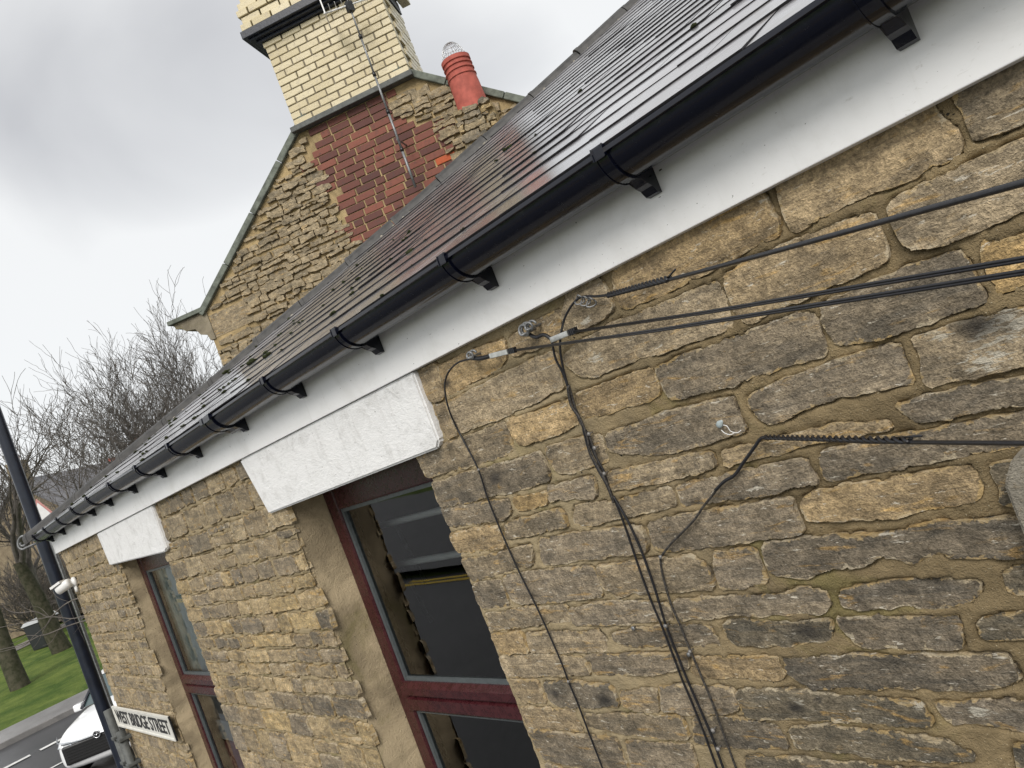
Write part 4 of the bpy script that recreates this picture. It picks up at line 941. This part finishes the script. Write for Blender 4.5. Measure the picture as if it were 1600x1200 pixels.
# 1: thick overhead cable, wire-gripped at the top
c1 = cable('topmost thick cable with a spiral grip looping down beneath the fascia', wp(905, 466))
A, B = rp(950, 461, .965), rp(1640, 274, .56); B2 = A + (B - A) * 1.5
MB().tube([A, A.lerp(B, .3) + Vector((0, 0, -.002)), A.lerp(B, .6) + Vector((0, 0, -.002)), B, B2], .0033, 8).build('sheath', MT['cable'], c1, True)
twist(c1, A, A + (B - A) * (.30), .0036, 9)
tp_ = A + (B - A) * .29; MB().tube([tp_, tp_ + (B - A) * .045 + Vector((0, 0, .012))], .0016, 6).build('grip_tail', MT['cable'], c1, True)
run(c1, [A, wp(932, 463, -.03), wp(915, 463, -.03), wp(903, 467, -.03), wp(890, 482, -.03), wp(880, 505, -.03), wp(875, 540, -.028), wp(880, 575, -.022), wp(888, 605, -.02)], .0028, 'down_loop')
kn = MB()
for k in range(3): kn.tube([wp(905 + 9 * k, 468 + 2 * k, -.03) + Vector((.012 * math.cos(a), -.006 * math.sin(2 * a), .010 * math.sin(a))) for a in np.linspace(0, 2 * math.pi, 14)], .0018, 5)
kn.build('tie_wire', MT['steel'], c1, True)
# 2, 3: the two clamped drop wires
def clamp(parent, px, py, px2, py2, y):
    a, b_ = wp(px, py, y), wp(px2, py2, y - .006); t = (b_ - a).normalized(); q = t.to_track_quat('X', 'Z').to_matrix().to_4x4(); L_ = (b_ - a).length
    MB().box((0, -.006, -.0065), (L_, .006, .0065), Matrix.Translation(a) @ q, bev=.0015).build('wedge_clamp', MT['alu'], parent)
    m = MB()
    for k in range(4): m.box((L_ + .003 + .006 * k, -.005, -.007), (L_ + .007 + .006 * k, .005, .007), Matrix.Translation(a) @ q)
    m.box((L_, -.003, -.003), (L_ + .026, .003, .003), Matrix.Translation(a) @ q); m.build('clamp_tail', MT['cable'], parent)
def coil(parent, px, py, y, s):
    p = wp(px, py, y); MB().tube([p + Vector((math.cos(a) * s * (1 - a / 30), -.002 * a, math.sin(a) * s * (1 - a / 30))) for a in np.linspace(0, 11, 60)] + [p + Vector((0, .05, 0))], .0032, 7).build('eye_hook', MT['steel'], parent, True)
c2 = cable('upper of the two drop wires held by an aluminium wedge clamp', wp(880, 525))
A = wp(893, 519, -.04); B = rp(1640, 398, .60); B2 = A + (B - A) * 1.5
for dz in (.0014, -.0014): MB().tube([A + Vector((0, 0, dz)), A.lerp(B, .5) + Vector((0, 0, dz - .003)), B + Vector((0, 0, dz)), B2 + Vector((0, 0, dz))], .0019, 6).build('core', MT['cable'], c2, True)
clamp(c2, 862, 531, 889, 520, -.036); coil(c2, 825, 514, -.03, .016); coil(c2, 833, 508, -.03, .011)
run(c2, [wp(826, 522, -.034), wp(838, 527, -.036), wp(850, 523, -.036), wp(862, 530, -.036)], .0045, 'bail')
run(c2, [wp(862, 532, -.03), wp(868, 560, -.026), wp(878, 580, -.022), wp(888, 605, -.02)], .0028, 'down_lead')
c3 = cable('lower drop wire with a clamp beside the lintel, looping down past the near window', wp(742, 557))
A = wp(800, 548, -.04); B = rp(1640, 419, .60); B2 = A + (B - A) * 1.5
for dz in (.0014, -.0014): MB().tube([A + Vector((0, 0, dz)), A.lerp(B, .5) + Vector((0, 0, dz - .003)), B + Vector((0, 0, dz)), B2 + Vector((0, 0, dz))], .0019, 6).build('core', MT['cable'], c3, True)
clamp(c3, 767, 556, 795, 549, -.036); coil(c3, 741, 553, -.03, .010)
run(c3, [wp(735, 559, -.034), wp(750, 560, -.036), wp(767, 556, -.036)], .006, 'bail')
L3 = [(737, 560), (715, 567), (700, 583), (695, 605), (700, 635), (712, 665), (728, 695), (748, 735), (762, 778), (785, 835), (812, 895), (845, 962), (875, 1030), (888, 1064), (905, 1105), (922, 1150), (945, 1210), (985, 1320)]
run(c3, [wp(a, b, -.03 if i < 5 else -.018) for i, (a, b) in enumerate(L3)], .0025, 'down_lead')
for p in ((748, 734), (888, 1065)): clip(c3, *p)
# the bundle running down the wall
c4 = cable('lime-splashed bundle of cables tied together down the middle of the wall', wp(900, 640))
bd = [(888, 603), (897, 632), (907, 655), (917, 680), (927, 708), (940, 735), (950, 758), (962, 785)]
for k in range(4):
    run(c4, [wp(a, b, -.02) + Vector((random.uniform(-.006, .006), -.006 * (k % 2), random.uniform(-.004, .004))) for a, b in bd], .0027, 'strand', 'cabledirty' if k < 2 else 'cable')
run(c4, [wp(a, b, -.018) for a, b in ((958, 775), (975, 818), (990, 862), (1003, 900), (1018, 940), (1034, 978), (1052, 1025), (1066, 1062), (1082, 1100), (1100, 1145), (1122, 1205), (1165, 1320))], .0027, 'strand', 'cable')
run(c4, [wp(a, b, -.021) for a, b in ((958, 775), (980, 812), (1000, 855), (1016, 898), (1028, 935), (1040, 975), (1058, 1022), (1074, 1062), (1095, 1110), (1112, 1150), (1132, 1205), (1175, 1320))], .003, 'strand', 'cable')
for p in ((920, 678), (944, 740), (1040, 978), (1114, 1141), (1122, 1170), (929, 700)): clip(c4, *p, s=.005)
# 5: lower cable, gripped to the right and stapled away to the left
c5 = cable('lowest overhead cable bent at a staple then dropping beside the bundle', wp(1190, 683))
A = wp(1196, 683, -.03); B = rp(1660, 693, .62); B2 = A + (B - A) * 1.5
MB().tube([A, A.lerp(B, .5) + Vector((0, 0, -.004)), B, B2], .0029, 8).build('sheath', MT['cable'], c5, True)
twist(c5, A, A + (B - A) * .66, .0030, 12)
tp_ = A + (B - A) * .62; MB().tube([tp_ + Vector((0, 0, .003)), tp_ + (B - A) * .08 + Vector((0, 0, .006))], .0015, 6).build('grip_tail', MT['cable'], c5, True)
run(c5, [A, wp(1188, 686, -.024), wp(1178, 700, -.022), wp(1162, 722, -.020), wp(1148, 742, -.020), wp(1132, 752, -.02), wp(1118, 766, -.02)], .0036, 'jacket')
run(c5, [wp(a, b, -.018) for a, b in ((1122, 762), (1110, 778), (1098, 793), (1085, 812), (1066, 832), (1048, 850), (1035, 867), (1032, 874), (1036, 900), (1048, 942), (1062, 975), (1077, 1012), (1094, 1052), (1112, 1095), (1130, 1145), (1152, 1205), (1195, 1320))], .0026, 'down_lead', 'cabledirty')
for p in ((1032, 870), (1078, 1018)): clip(c5, *p)
# perished plug with a scrap of string, and odd nails left in the wall
pl = empty('wall_plug', wp(1126, 660), 'perished pale blue wall plug with a scrap of white string', 'wall plug')
MB().lathe([(.002, -.010), (.0065, -.007), (.0075, .0), (.004, .006), (.002, .009)], 10, Matrix.Translation(wp(1125, 662, -.014)) @ Matrix.Rotation(1.0, 4, 'Y') @ Matrix.Scale(.5, 4, Vector((0, 1, 0)))).build('plug', MT['plug'], pl, True)
run(pl, [wp(1130, 664, -.02), wp(1136, 666, -.022), wp(1142, 674, -.02), wp(1152, 676, -.018), wp(1158, 672, -.016)], .0009, 'string', 'white', 6, 5)
run(pl, [wp(1127, 672, -.02), wp(1133, 677, -.022), wp(1141, 679, -.02), wp(1147, 677, -.018)], .0009, 'string', 'white', 6, 5)
for px, py, lb in ((988, 979, 'lone dark nail head left in the mortar left of the bundle'), (1075, 1020, 'blackened screw between the bundle and the lowest cable'), (1113, 1140, 'small washer fixed beside the bundle near the bottom edge')):
    o = MB().lathe([(.0015, -.02), (.0018, .001), (.0055, .002), (.005, .004), (.001, .005)], 10, Matrix.Translation(wp(px + 2, py + 2, -.012)) @ Matrix.Rotation(math.pi / 2, 4, 'X')).build('nail', MT['steel'], None, True); tag(o, lb, 'nail', 'old fixings in the wall')

# ================================================================ THINGS ON THE FAR END
# street name plate
sg = empty('street_sign', (-6.15, -.03, 2.46), 'white enamel street name plate reading WEST BRIDGE STREET on the far wall', 'sign')
SX0, SX1, SZ0, SZ1 = -6.88, -5.44, 2.385, 2.545
MB().box((SX0, -.040, SZ0), (SX1, -.028, SZ1), bev=.003).build('plate', MT['signwhite'], sg)
bd = MB()
for a, b_ in (((SX0, -.046, SZ1 - .012), (SX1, -.0405, SZ1)), ((SX0, -.046, SZ0), (SX1, -.0405, SZ0 + .012)), ((SX0, -.046, SZ0 + .0121), (SX0 + .012, -.0405, SZ1 - .0121)), ((SX1 - .012, -.046, SZ0 + .0121), (SX1, -.0405, SZ1 - .0121))): bd.box(a, b_)
bd.build('rim', MT['signwhite'], sg); MB().box((SX1 + .001, -.041, SZ0 - .002), (SX1 + .005, -.030, SZ1 + .002)).build('edge_rail', MT['black'], sg)
cu = bpy.data.curves.new('t', 'FONT'); cu.body = 'WEST BRIDGE STREET'; cu.size = .135; cu.extrude = .001; cu.align_x = 'CENTER'; cu.align_y = 'CENTER'; cu.offset = .0022
to = bpy.data.objects.new('t', cu); COL.objects.link(to); dg = bpy.context.evaluated_depsgraph_get(); dg.update(); tm = bpy.data.meshes.new_from_object(to.evaluated_get(dg)); bpy.data.objects.remove(to)
xs2 = [v.co.x for v in tm.vertices]; kx = 1.34 / (max(xs2) - min(xs2)); tm.materials.clear(); tm.materials.append(MT['black'])
for v in tm.vertices: v.co = Vector((-6.16 + v.co.x * kx, -.042 - v.co.z, 2.465 + v.co.y))
tm.update(); o = obj('lettering', tm, sg); o['label'] = 'black capitals WEST BRIDGE STREET'
# security camera
sc0 = Vector((-6.72, -.03, 3.53)); cc = empty('security_camera', sc0, 'small white security camera on the far end of the wall', 'camera')
CT = Matrix.Translation((-6.76, -.075, 3.535)) @ Vector((-.55, -.6, -.22)).to_track_quat('-Z', 'Y').to_matrix().to_4x4()
MB().lathe([(.040, 0), (.040, .018), (.030, .026), (.018, .05)], 20, Matrix.Translation((-6.76, -.002, 3.535)) @ Matrix.Rotation(math.pi / 2, 4, 'X')).build('base', MT['white'], cc, True)
MB().lathe([(.030, -.068), (.034, -.066), (.036, -.02), (.036, .03), (.030, .045), (.01, .047)], 20, CT).build('housing', MT['white'], cc, True)
MB().box((-.040, -.040, -.085), (.040, .038, -.0), CT @ Matrix.Translation((0, .012, 0)) @ Matrix.Scale(.22, 4, Vector((0, 1, 0))) @ Matrix.Translation((0, .13, 0))).build('sun_shield', MT['white'], cc)
MB().lathe([(.026, -.071), (.026, -.066), (.01, -.066)], 16, CT).build('lens', MT['black'], cc, True)
MB().tube([(-6.74, -.02, 3.50), (-6.735, -.02, 3.46)], .012, 10).build('cable_gland', MT['white'], cc, True)
# grey conduits beside the plate
for i, (x, lb) in enumerate(((-6.97, 'outer grey metal conduit rising to the street name plate'), (-6.80, 'inner grey metal conduit with brackets below the name plate'))):
    cd = empty('conduit', (x, -.06, 0), lb, 'pipe', 'grey conduits at the wall end')
    MB().tube([(x, -.06, .05), (x, -.06, 2.52 if i == 0 else 2.36)], .03, 14).build('pipe', MT['lead'], cd, True)
    for z in (2.3, 2.1, 1.6, .8): MB().box((x - .042, -.095, z - .012), (x + .042, .0, z + .012), bev=.004).build('collar', MT['lead'], cd)

# lamp post
LP_ = Vector((-8.80, .24, 0)); lp = empty('lamp_post', LP_, 'tall dark blue lamp post beyond the eaves corner', 'lamp post')
MB().lathe([(.08, 0), (.08, 1.2), (.060, 1.26), (.060, 1.3), (.057, 6), (.05, 9)], 24, Matrix.Translation(LP_)).build('shaft', MT['post'], lp, True)
MB().tube([LP_ + Vector((0, 0, 9)), LP_ + Vector((.1, -.4, 9.5)), LP_ + Vector((.2, -1.1, 9.6))], .04, 10).build('arm', MT['post'], lp, True)
MB().box((-.1, -.3, -.06), (.1, .3, .06), Matrix.Translation(LP_ + Vector((.25, -1.35, 9.58))), bev=.03).build('lantern', MT['steel'], lp)
# triangular warning sign seen from behind the post, almost edge on
ts = empty('warning_sign', (-9.6, .55, 0), 'triangular warning sign with red border half hidden behind the lamp post', 'sign'); tcx = Vector(at(66, 806, 9.95))
tq = Vector((.94, -.34, 0)); tu = Vector((.34, .94, 0)).normalized()
tri = [(tcx + tu * a + Vector((0, 0, b))) for a, b in ((-.16, -.12), (.17, -.12), (0, .20))]
def slabtri(name, k, off, mat): 
    c_ = sum(tri, Vector()) / 3; p = [c_ + (q - c_) * k + tq * off for q in tri]; q2 = [a - tq * .006 for a in p]; MB().add(p + q2, [(0, 1, 2), (5, 4, 3), (0, 3, 4, 1), (1, 4, 5, 2), (2, 5, 3, 0)]).build(name, mat, ts)
slabtri('border', 1.0, .0, MT['signred']); slabtri('face', .78, .008, MT['white']); MB().tube([(tcx.x - .06, tcx.y, 0), (tcx.x - .06, tcx.y, tcx.z)], .03, 8).build('sign_pole', MT['steel'], ts)

# ================================================================ CARS
def car(label, loc, yaw, paint, group=None, detail=True):
    r = empty('parked_car', loc, label, 'car', group); T = Matrix.Translation(Vector(loc)) @ Matrix.Rotation(yaw, 4, 'Z')   # nose along +X
    st = [(2.12, .62, .40, .66), (2.08, .78, .22, .78), (1.95, .86, .18, .88), (1.6, .90, .17, .96), (1.0, .91, .17, 1.02), (.75, .91, .17, 1.04), (-.4, .91, .17, 1.05), (-1.4, .90, .18, 1.06), (-1.9, .86, .22, 1.04), (-2.1, .80, .34, .95)]
    vs = []; fs = []; sec = 12
    for x, w, zb, zt in st:
        h = zt - zb
        pr = [(-w * .86, zb), (-w, zb + .18 * h), (-w * 1.0, zb + .55 * h), (-w * .97, zb + .80 * h), (-w * .88, zb + .95 * h), (-w * .5, zt + .012), (w * .5, zt + .012), (w * .88, zb + .95 * h), (w * .97, zb + .80 * h), (w, zb + .55 * h), (w, zb + .18 * h), (w * .86, zb)]
        vs += [(x, a, b) for a, b in pr]
    for i in range(len(st) - 1): fs += [(i * sec + k, (i + 1) * sec + k, (i + 1) * sec + (k + 1) % sec, i * sec + (k + 1) % sec) for k in range(sec)]
    fs += [tuple(range(sec)), tuple(range((len(st) - 1) * sec, len(st) * sec))[::-1]]
    b = MB(); b.add([(T @ Vector(v))[:] for v in vs], fs); body = b.build('body', MT[paint], r, True); md = body.modifiers.new('s', 'SUBSURF'); md.levels = md.render_levels = 2
    # cabin: glass with painted roof and pillars
    cab = [(.86, .80, 1.03), (.30, .66, 1.42), (-.2, .64, 1.50), (-1.1, .63, 1.48), (-1.75, .68, 1.12)]; vs = []; fs = []
    for x, w, z in cab: vs += [(x, -w, z), (x, w, z)]
    lo = [(.86, .82), (.30, .84), (-.2, .85), (-1.1, .84), (-1.75, .80)]
    gl = MB(); 
    def q(n_, ps, mat, off=0.0): return MB().add([(T @ Vector(p))[:] for p in ps], [tuple(range(len(ps)))]).build(n_, mat, r)
    C = [(x, w, z) for x, w, z in cab]
    q('windscreen', [(C[0][0], -C[0][1], C[0][2]), (C[0][0], C[0][1], C[0][2]), (C[1][0], C[1][1], C[1][2]), (C[1][0], -C[1][1], C[1][2])], MT['carglass'])
    q('rear_window', [(C[3][0], -C[3][1], C[3][2]), (C[3][0], C[3][1], C[3][2]), (C[4][0], C[4][1], C[4][2]), (C[4][0], -C[4][1], C[4][2])], MT['carglass'])
    rf = MB(); ps = []
    for k in (1, 2, 3): ps += [(C[k][0], -C[k][1] - .01, C[k][2] + .006), (C[k][0], 0, C[k][2] + .035), (C[k][0], C[k][1] + .01, C[k][2] + .006)]
    rf.add([(T @ Vector(p))[:] for p in ps], [(0, 3, 4, 1), (1, 4, 5, 2), (3, 6, 7, 4), (4, 7, 8, 5)]); rf.build('roof', MT[paint], r, True)
    for s in (-1, 1):
        q('side_window', [(.80, s * .86, 1.04), (.28, s * .67, 1.41), (-1.1, s * .64, 1.47), (-1.7, s * .82, 1.08)], MT['carglass'])
        MB().tube([T @ Vector((.90, s * .80, 1.03)), T @ Vector((.30, s * .67, 1.43))], .03, 6).build('pillar', MT['cardark'] if paint == 'carwhite' else MT[paint], r, True)
        MB().tube([T @ Vector((-1.1, s * .64, 1.47)), T @ Vector((-1.78, s * .70, 1.08))], .04, 6).build('pillar', MT[paint], r, True)
        for x in (1.33, -1.25):
            M_ = T @ Matrix.Translation((x, s * .83, .32)) @ Matrix.Rotation(math.pi / 2, 4, 'X'); wh = MB().lathe([(.2, -.1), (.30, -.1), (.325, -.06), (.325, .06), (.30, .1), (.2, .1)], 24, M_).build('wheel', MT['rubber'], r, True); MB().lathe([(.02, -.112), (.2, -.108), (.21, -.09), (.21, .09), (.2, .108), (.02, .112)], 20, M_).build('rim', MT['wheelalloy'], wh, True)
        MB().box((.62, s * .93 - .09, .98), (.80, s * .93 + .09, 1.12), T, bev=.03).build('mirror', MT[paint], r)
        MB().add([(T @ Vector(p))[:] for p in ((2.11, s * .50, .74), (2.02, s * .80, .78), (1.80, s * .885, .86), (1.86, s * .86, .72), (2.06, s * .79, .68), (2.125, s * .5, .67))], [tuple(range(6))]).build('headlight', MT['lamp'], r)
    if detail:
        gr = MB(); gr.box((2.0, -.70, .34), (2.136, .70, .685), T, bev=.03); gr.build('grille', MT['black'], r)
        sl_ = MB()
        for k in range(6): sl_.box((2.13, -.62, .38 + .05 * k), (2.146, .62, .395 + .05 * k), T)
        o = sl_.build('grille_slats', MT['rubber'], r); o['kind'] = 'stuff'
        MB().tube([T @ Vector(p) for p in ((2.10, -.68, .735), (2.15, -.3, .705), (2.158, 0, .70), (2.15, .3, .705), (2.10, .68, .735))], .016, 8).build('chrome_bar', MT['chrome'], r, True)
        M_ = T @ Matrix.Translation((2.165, 0, .70)) @ Matrix.Rotation(math.pi / 2, 4, 'Y'); bg_ = MB().lathe([(.058, -.01), (.068, -.01), (.072, .0), (.068, .012), (.056, .012), (.054, .004)], 24, M_).build('badge', MT['chrome'], r, True); MB().lathe([(.055, -.008), (.055, .006), (.01, .008)], 20, M_).build('badge_disc', MT['black'], bg_, True)
        MB().tube([T @ Vector((2.178, -.035, .71)), T @ Vector((2.18, 0, .69)), T @ Vector((2.178, .035, .715))], .009, 6).build('badge_emblem', MT['chrome'], bg_, True)
    return r
car('white hatchback with a chrome grille bar parked beyond the lamp post', (-18.4, 2.72, .01), math.radians(-38), 'carwhite')
for (px, py, dist, yaw, paint, lb) in ((88, 925, 78, 2.0, 'carwhite', 'white car parked far off beyond the green, half behind the lamp post'), (66, 935, 70, 1.9, 'carsilver', 'silver car parked far off above the black bin'), (112, 902, 84, 2.0, 'cardark', 'dark car parked far off at the top of the green')):
    p = at(px, py, dist); car(lb, (p[0], p[1], gz(p[0])), yaw, paint, 'cars parked far off', False)

# big black litter bin on the footpath
bp = np.array([-44.0, 5.2]); bz = gz(-44.0); bn = empty('litter_bin', (bp[0], bp[1], bz), 'square black litter bin with pale lid on the footpath', 'bin'); BT = Matrix.Translation((bp[0], bp[1], bz)) @ Matrix.Rotation(.5, 4, 'Z')
MB().add([(BT @ Vector(v))[:] for v in ((-.45, -.45, 0), (.45, -.45, 0), (.45, .45, 0), (-.45, .45, 0), (-.52, -.52, 1.2), (.52, -.52, 1.2), (.52, .52, 1.2), (-.52, .52, 1.2))], [(0, 3, 2, 1), (0, 1, 5, 4), (1, 2, 6, 5), (2, 3, 7, 6), (3, 0, 4, 7), (4, 5, 6, 7)]).build('tub', MT['binblack'], bn)
MB().add([(BT @ Vector(v))[:] for v in ((-.58, -.58, 1.21), (.58, -.58, 1.21), (.58, .58, 1.21), (-.58, .58, 1.21), (-.45, -.5, 1.36), (.45, -.5, 1.36), (.45, .5, 1.42), (-.45, .5, 1.42))], [(0, 3, 2, 1), (0, 1, 5, 4), (1, 2, 6, 5), (2, 3, 7, 6), (3, 0, 4, 7), (4, 5, 6, 7)]).build('lid', MT['binlid'], bn)

# ================================================================ BARE TREES
def tree(name, label, base, height, trunk_r, seed, levels=5, spread=.55, first=.3, mat='bark', tw='twig', group='bare winter trees', lean=(0, 0), stems=1, rmin=.006, kids=(5, 5, 5, 4, 3)):
    R_ = random.Random(seed); r = empty(name, base, label, 'tree' if name.endswith('tree') else 'shrub', group); tr = MB(); cr_ = MB()
    def grow(p, d, L_, rad, lv):
        n = 5 if lv < 2 else 4; pts = [p.copy()]; rs = [rad]; q = p.copy(); dd = d.copy()
        for i in range(n):
            dd = (dd + Vector((R_.gauss(0, 1), R_.gauss(0, 1), R_.gauss(0, 1) + (.35 if lv else .1))) * (.055 + .024 * lv)).normalized(); q = q + dd * (L_ / n); pts.append(q.copy()); rs.append(max(rmin * .7, rad * (1 - (i + 1) / n * (.42 if lv < levels - 1 else .6))))
        (tr if lv == 0 else cr_).tube(pts, rs, 8 if lv == 0 else (5 if lv < 3 else 3), False)
        if lv >= levels: return
        k = kids[min(lv, len(kids) - 1)] + R_.randint(-1, 1)
        for j in range(max(2, k)):
            t = R_.uniform(first if lv == 0 else .2, 1.0) if j else 1.0; i = min(n - 1, int(t * n)); f = t * n - i; bp_ = pts[i].lerp(pts[i + 1], f); br = rs[i] * (1 - f) + rs[i + 1] * f
            ax_ = Vector((R_.gauss(0, 1), R_.gauss(0, 1), R_.gauss(0, .6))).normalized(); dl = (pts[i + 1] - pts[i]).normalized(); side = (ax_ - dl * ax_.dot(dl)).normalized(); sp_ = spread * R_.uniform(.55, 1.25) * (.5 if j == 0 else 1)
            nd = (dl * math.cos(sp_) + side * math.sin(sp_)).normalized(); grow(bp_, nd, L_ * R_.uniform(.55, .85), max(rmin, br * R_.uniform(.5, .72)), lv + 1)
    for s in range(stems): 
        grow(Vector(base) + Vector((R_.uniform(-.1, .1), R_.uniform(-.1, .1), -.1)) * (1 if stems > 1 else 0), Vector((lean[0] + R_.gauss(0, .12) * (stems > 1) * 2, lean[1] + R_.gauss(0, .12) * (stems > 1) * 2, 1)).normalized(), height * .36, trunk_r, 0)
    tr.build('trunk', MT[mat], r, True); cr_.build('crown', MT[tw], r, True); return r
def gp_(px, py, dist): p = at(px, py, dist); return (p[0], p[1], gz(p[0]) - .1)
tree('bare_tree', 'large spreading bare tree rising behind the hip of the roof', gp_(258, 700, 31), 10.2, .15, 11, 6, .48, .12, stems=4, kids=(5, 5, 4, 4, 3, 3), rmin=.008)
tree('bare_tree', 'bare tree with mossy trunk standing on the grass at the left edge', (-34.0, 2.5, .45), 13.0, .33, 23, 5, .62, .45, 'bark_green', rmin=.012, kids=(5, 4, 4, 3, 3))
tree('bare_tree', 'bare tree with a thick trunk just left of the eaves corner', gp_(48, 880, 40), 12.0, .40, 5, 5, .6, .4, 'bark_green', rmin=.013, kids=(4, 4, 4, 3))
tree('bare_tree', 'slender upright bare tree in front of the far roofs', gp_(70, 720, 36), 11.0, .13, 31, 5, .6, .25, rmin=.011, kids=(5, 4, 3, 3))
tree('bare_tree', 'distant bare tree behind the far roofs at the left edge', gp_(12, 760, 60), 14.0, .3, 41, 4, .55, .3, rmin=.02, kids=(5, 4, 3, 3))
# leafless shrub reaching out past the wall end
sh = empty('bare_shrub', (-7.75, .75, 0), 'leafless shrub whose twigs reach out past the far end of the wall', 'shrub', 'bare shrubs')
st_ = MB(); st_.tube(spline([(-7.75, .75, 0), (-7.7, .7, 1.0), (-7.72, .6, 2.2), (-7.7, .45, 3.0), (-7.68, .4, 3.35)], 6), list(np.linspace(.03, .012, 25)), 7); st_.build('stem', MT['twig'], sh, True)
tw_ = MB(); zz3 = lambda a, b: (a / 3.75, 780 + b / 3.75)
for k, (br, r_) in enumerate((([(600, 560), (465, 580), (400, 605), (350, 640), (290, 690), (210, 660), (100, 665), (40, 645), (8, 608)], .008), ([(600, 650), (500, 680), (420, 700), (300, 690), (150, 720), (0, 752), (-80, 770)], .007), ([(600, 690), (500, 712), (400, 742), (280, 790), (230, 802), (130, 850), (0, 882), (-90, 900)], .008),
      ([(400, 605), (330, 660), (270, 740), (200, 800), (150, 850), (60, 880), (-40, 905)], .006), ([(350, 640), (300, 690), (260, 760), (220, 840), (175, 890)], .004), ([(290, 690), (240, 640), (190, 625)], .003), ([(310, 545), (345, 580), (400, 600)], .004), ([(500, 712), (510, 690), (480, 730), (430, 790)], .003), ([(230, 802), (160, 800), (110, 830), (60, 850)], .004), ([(205, 660), (150, 640), (110, 600)], .003), ([(400, 605), (430, 690), (500, 840)], .002), ([(420, 700), (360, 740), (300, 835), (250, 860)], .004))):
    P = spline([tuple(at(*zz3(a, b), 8.35 + .12 * (k % 4) + .0009 * (600 - a))) for a, b in br], 6); tw_.tube(P, list(np.linspace(r_, r_ * .35, len(P))), 5)
tw_.build('twigs', MT['twig'], sh, True)
for k, (px, py, d_, h_) in enumerate(((20, 870, 48, 5.5), (62, 850, 52, 5.0), (100, 830, 50, 4.5))):
    tree('bare_shrub', ('brown leafless thicket at the left edge under the trees', 'brown leafless thicket behind the lamp post', 'brown leafless thicket right of the lamp post')[k], gp_(px, py, d_), h_, .07, 60 + k, 4, .7, .1, 'twig', group='bare shrubs', stems=7, rmin=.012, kids=(4, 4, 4, 3))

# ================================================================ FAR HOUSES
def house(label, px, py, dist, w, d, eave, ridge, yaw, wallmat='farwall', nwin=3):
    p = at(px, py, dist); z0 = gz(p[0]); r = empty('far_house', (p[0], p[1], z0), label, 'building', 'houses beyond the green'); T = Matrix.Translation((p[0], p[1], z0)) @ Matrix.Rotation(yaw, 4, 'Z')
    m = MB(); m.prism([(-d / 2, 0), (d / 2, 0), (d / 2, eave), (0, ridge - .1), (-d / 2, eave)], 'x', -w / 2, w / 2, T); m.build('wall', MT[wallmat], r)
    rf = MB(); o_ = .3
    for s in (-1, 1):
        ps = [(-w / 2 - .2, 0, ridge), (w / 2 + .2, 0, ridge), (w / 2 + .2, s * (d / 2 + o_), eave - .2), (-w / 2 - .2, s * (d / 2 + o_), eave - .2)]; ps += [(a, b, c - .15) for a, b, c in ps]
        rf.add([(T @ Vector(v))[:] for v in ps], [(0, 1, 2, 3), (7, 6, 5, 4), (0, 4, 5, 1), (1, 5, 6, 2), (2, 6, 7, 3), (3, 7, 4, 0)])
    rfo = rf.build('roof', MT['farroof'], r)
    for cx_ in (-w / 2 + .6, w / 2 - .6):
        MB().box((cx_ - .45, -.35, ridge - .6), (cx_ + .45, .35, ridge + 1.1), T).build('chimney', MT[wallmat], rfo)
        for k in (-.2, .2): MB().lathe([(.13, 0), (.11, .5)], 10, T @ Matrix.Translation((cx_ + k, 0, ridge + 1.1))).build('chimney_pot', MT['terracotta'], rfo)
    for s in (-1, 1):
        for fl in (1.3, 3.9):
            if fl + 1.3 > eave: continue
            for k in range(nwin):
                x = -w / 2 + w * (k + .5) / nwin; f = MB().box((x - .5, s * (d / 2 + .03) - .03, fl), (x + .5, s * (d / 2 + .03) + .03, fl + 1.3), T).build('window', MT['farwhite'], r); MB().box((x - .42, s * (d / 2 + .065) - .01, fl + .08), (x + .42, s * (d / 2 + .065) + .01, fl + 1.22), T).build('pane', MT['farglass'], f)
    return r
house('stone house with grey slate roof seen past the hip above the thicket', 165, 800, 58, 12, 8, 5.0, 8.6, 2.2)
house('stone terrace with grey roof and chimneys behind the slender tree', 95, 820, 66, 13, 8, 4.6, 8.0, 2.0)
house('pale rendered house at the left edge behind the bare trees', 10, 830, 74, 11, 8, 4.8, 8.0, 1.7, 'farwhite')
